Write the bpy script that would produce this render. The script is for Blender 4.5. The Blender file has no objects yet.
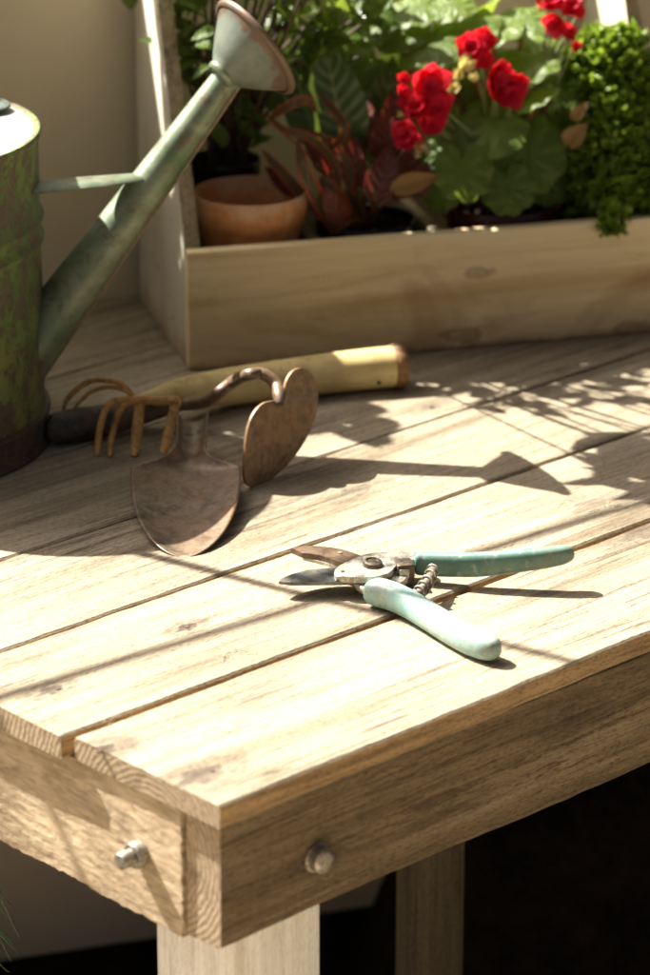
import bpy, bmesh, math, random
from mathutils import Vector, Matrix, noise, Quaternion
random.seed(7)
R = math.radians
C = bpy.context.scene.collection
# ------------------------------------------------------------------ camera model (table top is z = 0)
H, TH, F = 0.90, R(20.7), 3500.0
CAM = Vector((0, 0, H))
FW = Vector((0, math.cos(TH), -math.sin(TH))); UP = Vector((0, math.sin(TH), math.cos(TH))); RT = Vector((1, 0, 0))
GZ = -0.62
SUN = Vector((.72, -.47, -1.0)).normalized()                        # direction the light travels
def ray(px, py): return FW + RT*((px-325)/F) - UP*((py-487.5)/F)
def Q(px, py, z=0.0):
    r = ray(px, py); return CAM + r*((z-H)/r.z)
def QY(px, py, Y):
    r = ray(px, py); return CAM + r*(Y/r.y)
def QP(px, py, p, n):
    r = ray(px, py); return CAM + r*((p-CAM).dot(n)/r.dot(n))
def nz(p, s=1.0, seed=0.0): return noise.noise(Vector((p[0]*s+seed, p[1]*s-seed*1.7, p[2]*s+seed*.6)))

# ------------------------------------------------------------------ object helpers
def tag(o, label=None, cat=None, group=None, kind=None):
    if label: o['label'] = label
    if cat: o['category'] = cat
    if group: o['group'] = group
    if kind: o['kind'] = kind
    return o
MI = {}
def empty(name, loc, rz=0, label=None, cat=None, group=None):
    o = bpy.data.objects.new(name, None); C.objects.link(o)
    o.location = loc; o.rotation_euler = (0, 0, rz); o.empty_display_size = .03
    MI[o] = (Matrix.Translation(loc) @ Matrix.Rotation(rz, 4, 'Z')).inverted()
    return tag(o, label, cat, group)
def obj(name, bm, mat, parent=None, smooth=None, world=True):
    """world=True: the bmesh is in world space and is moved into the parent's frame"""
    me = bpy.data.meshes.new(name)
    if parent is not None:
        if world: bm.transform(MI[parent])
    bmesh.ops.recalc_face_normals(bm, faces=bm.faces) if smooth != 'leaf' else None
    bm.to_mesh(me); bm.free()
    me.materials.append(mat)
    if smooth == 'leaf': me.shade_smooth()
    elif smooth:
        me.shade_smooth(); me.set_sharp_from_angle(angle=R(smooth))
    o = bpy.data.objects.new(name, me); C.objects.link(o)
    if parent is not None:
        o.parent = parent; MI[o] = MI[parent]
    return o

def tube(bm, pts, rad, seg=16, up=Vector((0, 0, 1)), caps=True):
    """pts: centres, rad: radius or (ra, rb) per point; ra is across, rb along 'up'"""
    pts = [Vector(p) for p in pts]; n = len(pts); rings = []
    for i, p in enumerate(pts):
        d = (pts[min(i+1, n-1)]-pts[max(i-1, 0)]).normalized()
        s = d.cross(up)
        if s.length < 1e-4: s = d.cross(Vector((1, 0, 0)))
        s.normalize(); u = s.cross(d).normalized()
        r = rad[i] if isinstance(rad, (list, tuple)) else rad
        ra, rb = r if isinstance(r, (list, tuple)) else (r, r)
        rings.append([bm.verts.new(p+s*(ra*math.cos(2*math.pi*k/seg))+u*(rb*math.sin(2*math.pi*k/seg))) for k in range(seg)])
    for a, b in zip(rings, rings[1:]):
        for k in range(seg): bm.faces.new((a[k], a[(k+1) % seg], b[(k+1) % seg], b[k]))
    if caps: bm.faces.new(rings[0][::-1]); bm.faces.new(rings[-1])
    return rings
def spline(pts, vals=None, m=6):
    """catmull-rom through pts (and scalar/tuple values)"""
    P = [Vector(p) for p in pts]; out = []; ov = []
    for i in range(len(P)-1):
        p0, p1, p2, p3 = P[max(i-1, 0)], P[i], P[i+1], P[min(i+2, len(P)-1)]
        for k in range(m + (1 if i == len(P)-2 else 0)):
            t = k/m
            out.append(.5*((2*p1)+(p2-p0)*t+(2*p0-5*p1+4*p2-p3)*t*t+(3*p1-p0-3*p2+p3)*t**3))
            if vals is not None:
                a, b = vals[i], vals[i+1]
                ov.append(tuple(x+(y-x)*t for x, y in zip(a, b)) if isinstance(a, tuple) else a+(b-a)*t)
    return (out, ov) if vals is not None else out
def lathe(bm, prof, centre, axis=Vector((0, 0, 1)), seg=48, wob=0.0, closed=False):
    axis = Vector(axis).normalized(); q = Vector((0, 0, 1)).rotation_difference(axis)
    rings = []
    for r, z in prof:
        ring = []
        for k in range(seg):
            a = 2*math.pi*k/seg
            rr = r*(1+wob*nz((math.cos(a), math.sin(a), z*9), 1.3, 3.1)) if r > 0 else 0
            ring.append(bm.verts.new(Vector(centre)+q @ Vector((rr*math.cos(a), rr*math.sin(a), z))))
        rings.append(ring)
    for a, b in zip(rings, rings[1:]):
        for k in range(seg): bm.faces.new((a[k], a[(k+1) % seg], b[(k+1) % seg], b[k]))
    if closed:
        bm.faces.new(rings[0][::-1]); bm.faces.new(rings[-1])
    bmesh.ops.remove_doubles(bm, verts=bm.verts, dist=1e-6)
def plate(bm, pts, n, th, bev=0.0):
    n = Vector(n).normalized()
    a = [bm.verts.new(Vector(p)+n*th/2) for p in pts]; b = [bm.verts.new(Vector(p)-n*th/2) for p in pts]
    fa = bm.faces.new(a); fb = bm.faces.new(b[::-1]); m = len(pts)
    for k in range(m): bm.faces.new((a[k], b[k], b[(k+1) % m], a[(k+1) % m]))
    if bev:
        es = list(set(list(fa.edges)+list(fb.edges)))
        bmesh.ops.bevel(bm, geom=es, offset=bev, segments=2, affect='EDGES', profile=.5)
def box(bm, lo, hi, bev=0.0, M=None):
    vs = [bm.verts.new(Vector((x, y, z))) for x in (lo[0], hi[0]) for y in (lo[1], hi[1]) for z in (lo[2], hi[2])]
    f = [(0, 1, 3, 2), (4, 6, 7, 5), (0, 4, 5, 1), (2, 3, 7, 6), (0, 2, 6, 4), (1, 5, 7, 3)]
    fs = [bm.faces.new([vs[i] for i in q]) for q in f]
    g = vs
    if bev:
        r = bmesh.ops.bevel(bm, geom=list({e for q in fs for e in q.edges}), offset=bev, segments=2, affect='EDGES', profile=.5)
        g = list({v for q in r['faces'] for v in q.verts} | {v for v in vs if v.is_valid})
    if M is not None: bmesh.ops.transform(bm, matrix=M, verts=[v for v in g if v.is_valid])

# ------------------------------------------------------------------ materials
class NT:
    def __init__(s, name):
        s.m = bpy.data.materials.new(name); s.m.use_nodes = True; s.t = s.m.node_tree
        s.b = s.t.nodes['Principled BSDF']; s.out = s.t.nodes['Material Output']
    def n(s, typ, **kw):
        x = s.t.nodes.new(typ)
        for k, v in kw.items():
            if k.startswith('i_'):
                key = k[2:]; key = int(key) if key.isdigit() else key.replace('_', ' ')
                x.inputs[key].default_value = v
            else: setattr(x, k, v)
        return x
    def l(s, a, b): s.t.links.new(a, b)
    def coord(s, scale=(1, 1, 1), out='Object', loc=(0, 0, 0), add=None):
        c = s.n('ShaderNodeTexCoord'); src = c.outputs[out]
        if add is not None:
            v = s.n('ShaderNodeVectorMath', operation='ADD'); s.l(src, v.inputs[0]); s.l(add, v.inputs[1]); src = v.outputs[0]
        m = s.n('ShaderNodeMapping'); m.inputs['Scale'].default_value = scale; m.inputs['Location'].default_value = loc
        s.l(src, m.inputs['Vector']); return m.outputs[0]
    def noise(s, vec, scale, detail=6, rough=.6, dist=0.0):
        x = s.n('ShaderNodeTexNoise'); x.inputs['Scale'].default_value = scale; x.inputs['Detail'].default_value = detail
        x.inputs['Roughness'].default_value = rough; x.inputs['Distortion'].default_value = dist
        s.l(vec, x.inputs['Vector']); return x.outputs['Fac']
    def ramp(s, fac, stops):
        x = s.n('ShaderNodeValToRGB'); e = x.color_ramp.elements
        while len(e) < len(stops): e.new(.5)
        for k, (p, c) in enumerate(stops):
            e[k].position = p; e[k].color = (*c, 1) if isinstance(c, (tuple, list)) else (c, c, c, 1)
        s.l(fac, x.inputs[0]); return x.outputs[0]
    def mix(s, fac, a, b, mode='MIX'):
        x = s.n('ShaderNodeMix', data_type='RGBA', blend_type=mode)
        for inp, v in ((x.inputs['Factor'], fac), (x.inputs['A'], a), (x.inputs['B'], b)):
            if isinstance(v, (int, float)): inp.default_value = v
            elif isinstance(v, tuple): inp.default_value = (*v, 1)
            else: s.l(v, inp)
        return x.outputs['Result']
    def math(s, op, a, b=0.0, clamp=False):
        x = s.n('ShaderNodeMath', operation=op, use_clamp=clamp)
        for i, v in enumerate((a, b)):
            if isinstance(v, (int, float)): x.inputs[i].default_value = v
            else: s.l(v, x.inputs[i])
        return x.outputs[0]
    def bump(s, h, dist, strength=1.0, prev=None):
        x = s.n('ShaderNodeBump'); x.inputs['Distance'].default_value = dist; x.inputs['Strength'].default_value = strength
        s.l(h, x.inputs['Height'])
        if prev is not None: s.l(prev, x.inputs['Normal'])
        return x.outputs[0]
    def fin(s, col=None, rough=None, normal=None, metal=None, spec=None):
        for k, v in (('Base Color', col), ('Roughness', rough), ('Normal', normal), ('Metallic', metal), ('Specular IOR Level', spec)):
            if v is None: continue
            if isinstance(v, (int, float)): s.b.inputs[k].default_value = v
            elif isinstance(v, tuple): s.b.inputs[k].default_value = (*v, 1)
            else: s.l(v, s.b.inputs[k])
        return s.m

def wood(name, cols, axis=0, bump=.0004, knots=(), sc=1.0, rough=.75, stain=.5, staincol=(.10, .07, .045), fib=1.0, var=True):
    """cols: dark, mid, light base colours; grain along axis"""
    s = NT(name)
    add = None
    if var:
        at = s.n('ShaderNodeAttribute', attribute_name='bv'); add = at.outputs['Vector']
    def st(along, across): 
        v = [across*sc]*3; v[axis] = along*sc; return tuple(v)
    g1 = s.noise(s.coord(st(1.6, 26), add=add), 1, 8, .65, 1.2)
    g2 = s.noise(s.coord(st(9, 330), add=add), 1, 6, .7, .4)
    g3 = s.noise(s.coord(st(3.5, 9), add=add), 1, 5, .6, .3)
    d, m, l = cols
    col = s.ramp(g1, [(.3, d), (.47, m), (.7, l)])
    fibc = s.ramp(g2, [(.34, .38), (.48, .86), (.7, 1.15)])
    col = s.mix(.75*fib, col, fibc, 'MULTIPLY')
    col = s.mix(s.math('MULTIPLY', s.ramp(g3, [(.5, 0.0), (.72, 1.0)]), stain), col, staincol)
    hk = None
    for (kx, ky, kz, r, dark) in knots:
        r *= 1.7; dark = min(1, dark*1.5)
        c = s.n('ShaderNodeTexCoord'); v = s.n('ShaderNodeVectorMath', operation='SUBTRACT'); s.l(c.outputs['Object'], v.inputs[0]); v.inputs[1].default_value = (kx, ky, kz)
        mp = s.n('ShaderNodeMapping'); scl = [1/r]*3; scl[axis] = .5/r; mp.inputs['Scale'].default_value = scl; s.l(v.outputs[0], mp.inputs['Vector'])
        nn = s.n('ShaderNodeTexNoise'); nn.inputs['Scale'].default_value = 3.2; s.l(mp.outputs[0], nn.inputs['Vector'])
        ln = s.n('ShaderNodeVectorMath', operation='LENGTH'); s.l(mp.outputs[0], ln.inputs[0])
        dd = s.math('ADD', ln.outputs['Value'], s.math('MULTIPLY', s.math('SUBTRACT', nn.outputs['Fac'], .5), .9))
        k = s.ramp(dd, [(.0, 1.0), (.34, .8), (.44, .25), (.62, .5), (1.0, 0.0)])
        col = s.mix(s.math('MULTIPLY', k, dark), col, (.06, .04, .028))
    n = s.bump(g2, bump, 1.0); n = s.bump(g1, bump*3, .6, n)
    # hairline cracks along the grain
    g6 = s.noise(s.coord(st(1.1, 42), add=add), 1, 7, .6, .5); ck = s.math('LESS_THAN', s.math('ABSOLUTE', s.math('SUBTRACT', g6, .5)), .0075); g7 = s.noise(s.coord(st(4, 14), add=add), 1, 3, .5)
    ckm = s.math('MULTIPLY', ck, s.ramp(g7, [(.52, 0.0), (.58, 1.0)])); col = s.mix(s.math('MULTIPLY', ckm, .75*min(1, fib)), col, (.07, .045, .025))
    g8 = s.noise(s.coord(st(14, 60), add=add), 1, 6, .75); col = s.mix(s.math('MULTIPLY', s.ramp(g8, [(.56, 0.0), (.72, 1.0)]), stain), col, (.17, .125, .08))
    g5 = s.noise(s.coord(st(220, 900), add=add), 1, 4, .7); col = s.mix(.8*fib, col, s.ramp(g5, [(.36, .35), (.50, 1.0)]), 'MULTIPLY')
    n = s.bump(g5, bump*1.2, .8, n) if bump > .0003 else n
    g4 = s.noise(s.coord(st(60, 700), add=add), 1, 3, .6); n = s.bump(g4, bump*.5, .7, n)
    return s.fin(col, rough, n, spec=.25)

M = {}
M['top'] = None
def attr_bv(bm): 
    return bm.loops.layers.float_color.new('bv') if False else bm.verts.layers.float_color.new('bv')

def rust_metal(name, base, rustc, darkc, amt=.5, rough=.55, metal=.6, sc=60, bump=.0003, shiny=None):
    s = NT(name)
    v = s.coord()
    a = s.noise(v, sc, 8, .7, .6); b = s.noise(v, sc*5, 5, .7); c = s.noise(v, sc*.35, 4, .6)
    col = s.ramp(a, [(.40, darkc), (.49, base), (.56, base), (.62, rustc)])
    col = s.mix(s.ramp(c, [(.5-amt*.3, 0.0), (.62-amt*.1, .6)]), col, rustc)
    h_ = s.noise(s.coord((1, 1, 1), loc=(.3, .7, .1)), sc*2.2, 8, .8, .8); col = s.mix(.75, col, s.ramp(h_, [(.38, .38), (.52, 1.0), (.66, 1.35)]), 'MULTIPLY')
    col = s.mix(s.ramp(b, [(.6, 0.0), (.72, .7)]), col, darkc)
    ro = s.ramp(a, [(.3, rough*.75), (.7, min(1, rough*1.35))])
    me = s.ramp(c, [(.4, metal), (.65, metal*.3)])
    n = s.bump(b, bump, .8); n = s.bump(a, bump*2, .5, n)
    return s.fin(col, ro, n, me)

M['tabletop'] = None
# ------------------------------------------------------------------ table frame
O = Q(218, 806); AT = R(43.3)
ux = Vector((math.cos(AT), math.sin(AT), 0)); uy = Vector((-math.sin(AT), math.cos(AT), 0))
def Tab(p):
    d = p-O; return (d.dot(ux), d.dot(uy), d.z)
def kn(px, py, r, dark): 
    a, b, z = Tab(Q(px, py)); return (a, b, z, r, dark)
W0 = Q(128, 299)+Vector((0, .012, 0)); WB = R(17.5)                 # wall line
wx = Vector((math.cos(WB), math.sin(WB), 0)); wn = Vector((math.sin(WB), -math.cos(WB), 0))

tonesL = ((.18, .14, .088), (.375, .315, .215), (.49, .425, .305))
M['tabletop'] = wood('weathered_pine_top', tonesL, 0, .0006, [kn(97, 752, .011, .75), kn(50, 690, .008, .6), kn(200, 775, .014, .55), kn(187, 627, .007, .8), kn(355, 478+12, .013, .35), kn(590, 505, .014, .35), kn(430, 407, .009, .4), kn(640, 532, .015, .45), kn(255, 700, .012, .2)], stain=.55, staincol=(.2, .15, .095))
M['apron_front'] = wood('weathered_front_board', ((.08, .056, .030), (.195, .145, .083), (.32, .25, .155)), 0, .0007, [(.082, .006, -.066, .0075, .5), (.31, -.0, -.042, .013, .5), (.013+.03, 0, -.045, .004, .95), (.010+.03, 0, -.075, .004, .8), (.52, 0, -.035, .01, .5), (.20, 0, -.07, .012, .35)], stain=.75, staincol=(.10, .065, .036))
def sawn(name):
    s = NT(name)
    v = s.coord((60, 22, 60)); a = s.noise(v, 1, 8, .7, .5)
    w = s.n('ShaderNodeTexWave', wave_type='RINGS', rings_direction='X'); w.inputs['Scale'].default_value = 34; w.inputs['Distortion'].default_value = 2.2
    w.inputs['Detail'].default_value = 3; w.inputs['Detail Scale'].default_value = 2.5
    s.l(s.coord((1, 1, 1), loc=(0, -.26, .33)), w.inputs['Vector'])
    b = s.noise(s.coord(), 420, 5, .7); c = s.noise(s.coord((1, .5, 1)), 22, 4, .6)
    col = s.ramp(a, [(.3, (.28, .21, .13)), (.5, (.47, .37, .24)), (.7, (.56, .46, .32))])
    col = s.mix(s.ramp(c, [(.5, 0.0), (.7, .45)]), col, (.15, .11, .07))
    hb = s.noise(s.coord((200, 60, 420)), 1, 6, .75); n = s.bump(w.outputs['Fac'], .0010, .5); n = s.bump(a, .0012, .7, n); n = s.bump(b, .0009, .8, n); n = s.bump(hb, .0014, .8, n)
    col = s.mix(.6, col, s.ramp(hb, [(.36, .35), (.52, 1.0)]), 'MULTIPLY')
    return s.fin(col, .85, n, spec=.2)
M['sawn'] = sawn('rough_sawn_board')
M['endgrain'] = wood('end_grain', ((.15, .11, .07), (.30, .24, .16), (.42, .35, .25)), 1, .0012, stain=.3, var=False, sc=.8)
M['leg'] = wood('pale_leg', ((.66, .62, .54), (.84, .82, .76), (.88, .87, .83)), 2, .0004, stain=.3, var=False, staincol=(.40, .30, .20), fib=.35)  # very pale base tone for the legs

bench = empty('potting_bench', Vector((O.x, O.y, 0))+ux*.5+uy*.4+Vector((0, 0, GZ)), AT, 'weathered plank potting bench with bolted apron boards and pale posts', 'workbench')
# frame with origin on the table corner for textures
bench.location = Vector((O.x, O.y, GZ)); MI[bench] = (Matrix.Translation(bench.location) @ Matrix.Rotation(AT, 4, 'Z')).inverted()
TZ = -GZ                                                            # local height of the table top
for m in ('tabletop', 'apron_front', 'sawn'):                        # knots were given with z relative to the top: lift them
    for nd in M[m].node_tree.nodes:
        if nd.type == 'VECT_MATH' and nd.operation == 'SUBTRACT': nd.inputs[1].default_value[2] += TZ

def long_board(bm, lay, a0, a1, b0, b1, z0, z1, seed, na=160, jag=.0012, bev=.0015, rnd=1.0, a1b=None, jz=.0006):
    """a sawn board along local x with slightly wandering edges; a1b = far end at b1"""
    a1b = a1 if a1b is None else a1b
    cs = [(0, z0+bev), (0, z1-bev), (bev, z1)] + [(None, k) for k in range(1, 6)] + [(-bev, z1), (-9, z1-bev), (-9, z0+bev), (-bev, z0), (bev, z0)]
    rings = []
    for i in range(na+1):
        t = i/na; ring = []
        jb0 = jag*(nz((0, t*(a1-a0)*6, 0), 1, seed)*1.6+nz((0, t*(a1-a0)*60, 0), 1, seed+5)*.55)
        jb1 = jag*(nz((0, t*(a1-a0)*6, 0), 1, seed+9)*1.6+nz((0, t*(a1-a0)*60, 0), 1, seed+14)*.55)
        B0, B1 = b0+jb0, b1+jb1
        for q, z in cs:
            if q is None: b = B0+(B1-B0)*z/6; zz = z1
            elif q == 0: b, zz = B0, z
            elif q == -9: b, zz = B1, z
            elif q > 0: b, zz = B0+q, z
            else: b, zz = B1+q, z
            f = (b-b0)/(b1-b0); ae = a1+(a1b-a1)*f
            a = a0+(ae-a0)*t
            if i == 0: a += jag*.8*nz((b*60, zz*90, 0), 1, seed)
            zz += jz*nz((a*5, b*12, 0), 1, seed+2)*(1 if zz > (z0+z1)/2 else 2)
            v = bm.verts.new((a, b, zz))
            if lay is not None: v[lay] = (seed*1.37, seed*.71, seed*.93, 1)
            ring.append(v)
        rings.append(ring)
    m = len(cs)
    for r, s in zip(rings, rings[1:]):
        for k in range(m): bm.faces.new((r[k], r[(k+1) % m], s[(k+1) % m], s[k]))
    bm.faces.new(rings[0][::-1]); bm.faces.new(rings[-1])

def gap_b(px, py): return Tab(Q(px, py))[1]
g1 = (gap_b(120, 716)+gap_b(400, 612)+gap_b(620, 533))/3
g2 = (gap_b(60, 630)+gap_b(300, 545)+gap_b(500, 480))/3
g3 = (gap_b(60, 534)+gap_b(420, 428+6)+gap_b(590, 365))/3
g4 = gap_b(120, 358)
print('gaps', g1, g2, g3, g4, 'each', [round(gap_b(*q), 3) for q in ((120, 716), (400, 612), (620, 533), (60, 630), (300, 545), (500, 480), (60, 534), (420, 434), (590, 365), (60, 375), (160, 347))])
BT = .0155
def wall_a(b):                                                       # where a board at b meets the wall
    P = Vector((O.x, O.y, 0))+uy*b; n = Vector((wn.x, wn.y, 0)); Wp = Vector((W0.x, W0.y, 0))
    return min(1.7, (Wp-P).dot(n)/ux.dot(n)-.012)
bm = bmesh.new(); lay = attr_bv(bm)
edges = [(0.0, g1-.0035, .0), (g1+.0030, g2-.0012, -.005), (g2+.0012, g3-.0014, -.004), (g3+.0014, .5305, .001), (.5330, g4-.0015, .002), (g4+.0015, g4+.135, -.006), (g4+.138, g4+.28, .0)]
for k, (b0, b1, a0) in enumerate(edges):
    if b1 > 1.05: continue
    long_board(bm, lay, a0, wall_a(b0), b0, b1, TZ-BT, TZ, 2.3+k*3.1, a1b=wall_a(b1), na=260, jag=.0018)
top = obj('tabletop', bm, M['tabletop'], bench, 35, world=False)
def sides(o, m_long, m_end):
    o.data.materials.append(m_long); o.data.materials.append(m_end)
    for p in o.data.polygons:
        if abs(p.normal.x) > .7: p.material_index = 2
        elif abs(p.normal.y) > .8 and m_long is not o.data.materials[0]: p.material_index = 1
s = NT('ringed_end_grain'); at = s.n('ShaderNodeAttribute', attribute_name='bv')
wv = s.n('ShaderNodeTexWave', wave_type='RINGS', rings_direction='X'); wv.inputs['Scale'].default_value = 75; wv.inputs['Distortion'].default_value = 4.5; wv.inputs['Detail'].default_value = 4; wv.inputs['Detail Scale'].default_value = .9
s.l(s.coord((1, 1, 1), loc=(0, -.06, -.57)), wv.inputs['Vector']); a = s.noise(s.coord(), 260, 6, .75); b = s.noise(s.coord(), 50, 5, .6)
col = s.ramp(wv.outputs['Fac'], [(.1, (.29, .22, .14)), (.45, (.35, .275, .18)), (.9, (.39, .31, .21))]); col = s.mix(.7, col, s.ramp(a, [(.35, .4), (.55, 1.0)]), 'MULTIPLY'); col = s.mix(s.ramp(b, [(.52, 0.0), (.7, .6)]), col, (.13, .09, .055))
M['rings'] = s.fin(col, .85, s.bump(a, .0009, .9, s.bump(wv.outputs['Fac'], .0004, .6)), spec=.2)
M['edge'] = wood('sawn_board_edge', ((.20, .12, .05), (.44, .30, .155), (.55, .41, .24)), 0, .0008, stain=.6, staincol=(.12, .07, .03))
sides(top, M['edge'], M['rings'])
# front apron (faces the camera right), recessed a little under the boards
AZ = TZ-BT-.0016; AH = .083
bm = bmesh.new(); lay = attr_bv(bm)
long_board(bm, lay, .0055, 1.6, .0062, .0355, AZ-AH, AZ, 31, na=260, jag=.0013, bev=.0015, jz=.0016)
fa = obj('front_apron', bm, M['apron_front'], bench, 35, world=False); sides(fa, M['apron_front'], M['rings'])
# side apron: rough sawn, displaced for real
bm = bmesh.new()
nb, nh = 620, 90; L = 1.0; grid = []
for i in range(nb+1):
    b = .0372+(L-.0372)*i/nb; row = []
    lowj = .0016*nz((b*25, 0, 0), 1, 4)+.0012*nz((b*140, 0, 0), 1, 8)+.0008*nz((b*420, 1, 0), 1, 8)
    for j in range(nh+1):
        f = j/nh; z = AZ-(AH+lowj+.001)*(1-f)
        # circular-saw arcs
        rr = math.sqrt((b-.26)**2+(z-AZ+.33)**2); arc = max(0, math.sin(rr*420+3*nz((b*30, z*30, 0), 1, 1)))**3
        d = .00028*nz((b*160, z*300, 0), 1, 2)+.00016*nz((b*420, z*600, 0), 1, 5)+.00030*arc*(nz((b*22, z*40, 0), 1, 7)+.3)
        row.append(bm.verts.new((.0030-d-.0007*nz((b*9, 0, 0), 1, 3), b+(.0012*nz((z*260, 3, 0), 1, 6) if i == 0 else 0), z)))
    grid.append(row)
for i in range(nb):
    for j in range(nh): bm.faces.new((grid[i][j], grid[i][j+1], grid[i+1][j+1], grid[i+1][j]))
rim = [grid[i][0] for i in range(nb+1)]+[grid[nb][j] for j in range(1, nh+1)]+[grid[i][nh] for i in range(nb-1, -1, -1)]+[grid[0][j] for j in range(nh-1, 0, -1)]
back = [bm.verts.new((.042, v.co.y, v.co.z)) for v in rim]; m = len(rim)
for k in range(m): bm.faces.new((rim[k], back[k], back[(k+1) % m], rim[(k+1) % m]))
bm.faces.new(back[::-1])
obj('side_apron', bm, M['sawn'], bench, 60, world=False)
# legs
def leg(a0, b0, a1, b1, name='leg', z1=None):
    bm = bmesh.new(); box(bm, (a0, b0, 0), (a1, b1, z1 or AZ-.0005), .0025); return obj(name, bm, M['leg'], bench, 35, world=False)
leg(.044, .0375, .118, .111)
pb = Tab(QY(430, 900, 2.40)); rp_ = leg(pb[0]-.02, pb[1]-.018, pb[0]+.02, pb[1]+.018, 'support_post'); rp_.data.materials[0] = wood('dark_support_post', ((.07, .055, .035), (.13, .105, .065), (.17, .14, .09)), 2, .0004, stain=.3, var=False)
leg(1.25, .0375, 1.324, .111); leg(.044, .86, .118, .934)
M['bolt'] = rust_metal('galvanised_bolt', (.36, .35, .31), (.22, .17, .11), (.16, .15, .13), .35, .42, .85, 150)
def bolt(a, b, z, ax):
    bm = bmesh.new()
    prof = [(.0, .0), (.0098, .0), (.0098, .0014), (.0085, .0019), (.0082, .0035), (.0082, .0078), (.0065, .0092), (.004, .0096), (.0, .0098)] if ax == 'y' else \
           [(.0, .0), (.0085, .0), (.0085, .006), (.0078, .0075), (.0055, .0078), (.0055, .0165), (.0048, .0175), (.0, .0178)]
    lathe(bm, prof, (a, b, z), (0, -1, 0) if ax == 'y' else (-1, 0, 0), 6 if False else 24)
    return obj('bolt', bm, M['bolt'], bench, 40, world=False)
# bolt positions from the faces they sit on
pf = QP(316, 857, O+uy*.0062, uy); a, b, z = Tab(pf); bolt(a, .0062, TZ+z, 'y')
ps = QP(141, 853, O+ux*.003, ux); a, b, z = Tab(ps); bolt(.003, b, TZ+z, 'x')
print('bolts', Tab(pf), Tab(ps))
# nails in the boards and splinters along the gap
M['nail'] = rust_metal('nail_head', (.10, .08, .06), (.12, .07, .04), (.05, .04, .03), .5, .6, .5, 300)
for (px, py) in ((187, 627), (212, 771), (99, 751), (58, 689), (432, 407)):
    a, b, z = Tab(Q(px, py)); bm = bmesh.new(); lathe(bm, [(0, 0), (.0019, 0), (.0017, .0007), (0, .0009)], (a, b, TZ-.0002), seg=12)
    obj('nail', bm, M['nail'], bench, 40, world=False)
M['splinter'] = wood('splinters', ((.35, .26, .15), (.5, .4, .26), (.6, .5, .35)), 0, .0001, var=False)
def splinters(px, py, n, name='splinter'):
    bm = bmesh.new(); c = Q(px, py, .0008)
    for k in range(n):
        p = c+ux*random.uniform(-.012, .012)+uy*random.uniform(-.004, .004); d = (ux*random.uniform(.6, 1)*random.choice((-1, 1))+uy*random.uniform(-.45, .45)).normalized()
        s = random.uniform(.002, .007); pts = [p, p+d*s*.5+Vector((0, 0, random.uniform(.0002, .0012))), p+d*s+uy*random.uniform(-.002, .002)]
        pp = spline(pts, m=4); tube(bm, pp, [.00022]*(len(pp)-1)+[.0001], 5)
    obj(name, bm, M['splinter'], bench, 60)
splinters(228, 654, 10); splinters(500, 550, 14); splinters(605, 508, 8); splinters(120, 718, 5)

# ------------------------------------------------------------------ setting: ground and wall
s = NT('dark_soil'); v = s.coord(); a = s.noise(v, 30, 8, .7)
M['ground'] = s.fin(s.ramp(a, [(.35, (.006, .005, .004)), (.7, (.022, .016, .011))]), .95, s.bump(a, .01, 1), spec=.05)
bm = bmesh.new(); bmesh.ops.create_grid(bm, x_segments=4, y_segments=4, size=30); bmesh.ops.translate(bm, vec=(0, 0, GZ-.001), verts=bm.verts)
tag(obj('ground', bm, M['ground']), kind='structure')
# unseen pale slabs added before the bench to bounce sun onto the aprons
s = NT('bounce_paving_slabs'); a = s.noise(s.coord(), 12, 6, .6); bk = s.n('ShaderNodeTexBrick', offset=.5); bk.inputs['Scale'].default_value = 1.0; bk.inputs['Color1'].default_value = (.50, .41, .28, 1); bk.inputs['Color2'].default_value = (.56, .46, .32, 1); bk.inputs['Mortar'].default_value = (.16, .12, .08, 1)
bk.inputs['Brick Width'].default_value = .4; bk.inputs['Row Height'].default_value = .4; bk.inputs['Mortar Size'].default_value = .006; s.l(s.coord(), bk.inputs['Vector'])
M['bounce_paving'] = s.fin(s.mix(s.math('MULTIPLY', a, .3), bk.outputs['Color'], (.25, .19, .12)), .8, s.bump(a, .003, .6))
bm = bmesh.new(); box(bm, (-3.5, -2.0, GZ-.03), (3.5, 1.75, GZ+.004), .002); tag(obj('bounce_paving', bm, M['bounce_paving']), kind='structure')
# dark soil mound added under the bench's right side to hide the wall
bm = bmesh.new(); n1, n2 = 60, 24; c0 = QY(330, 930, 2.60); c0.z = GZ; vs = []
for i in range(n1+1):
    row = []
    for j in range(n2+1):
        u_ = i/n1; v_ = j/n2; p = Vector((c0.x+.02+1.5*u_, c0.y-.12+.42*u_*.3+v_*.40, 0))
        hgt = .34*math.sin(math.pi*min(1, v_*.9+.05))**.8*min(1, u_*14)**.7; p.z = GZ-.01+hgt*(1+.25*nz((u_*9, v_*5, 0), 1, 3))+.012*nz((u_*60, v_*16, 0), 1, 9)
        row.append(bm.verts.new(p))
    vs.append(row)
for i in range(n1):
    for j in range(n2): bm.faces.new((vs[i][j], vs[i+1][j], vs[i+1][j+1], vs[i][j+1]))
tag(obj('dark_soil_mound', bm, M['ground'], smooth='leaf'), kind='structure')
s = NT('painted_render'); v = s.coord(); a = s.noise(v, 3, 5, .6); b = s.noise(v, 45, 6, .65); c = s.noise(s.coord((1, 1, .35)), 2.2, 4, .6)
col = s.ramp(a, [(.3, (.66, .555, .40)), (.7, (.74, .635, .47))]); col = s.mix(s.ramp(c, [(.48, 0.0), (.75, .35)]), col, (.42, .34, .24))
M['wall'] = s.fin(col, .85, s.bump(b, .0012, .6), spec=.2)
WH = .352
bm = bmesh.new()
A = W0-wx*1.6; box(bm, (0, 0, 0), (3.4, .16, WH-GZ), .006)
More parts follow.
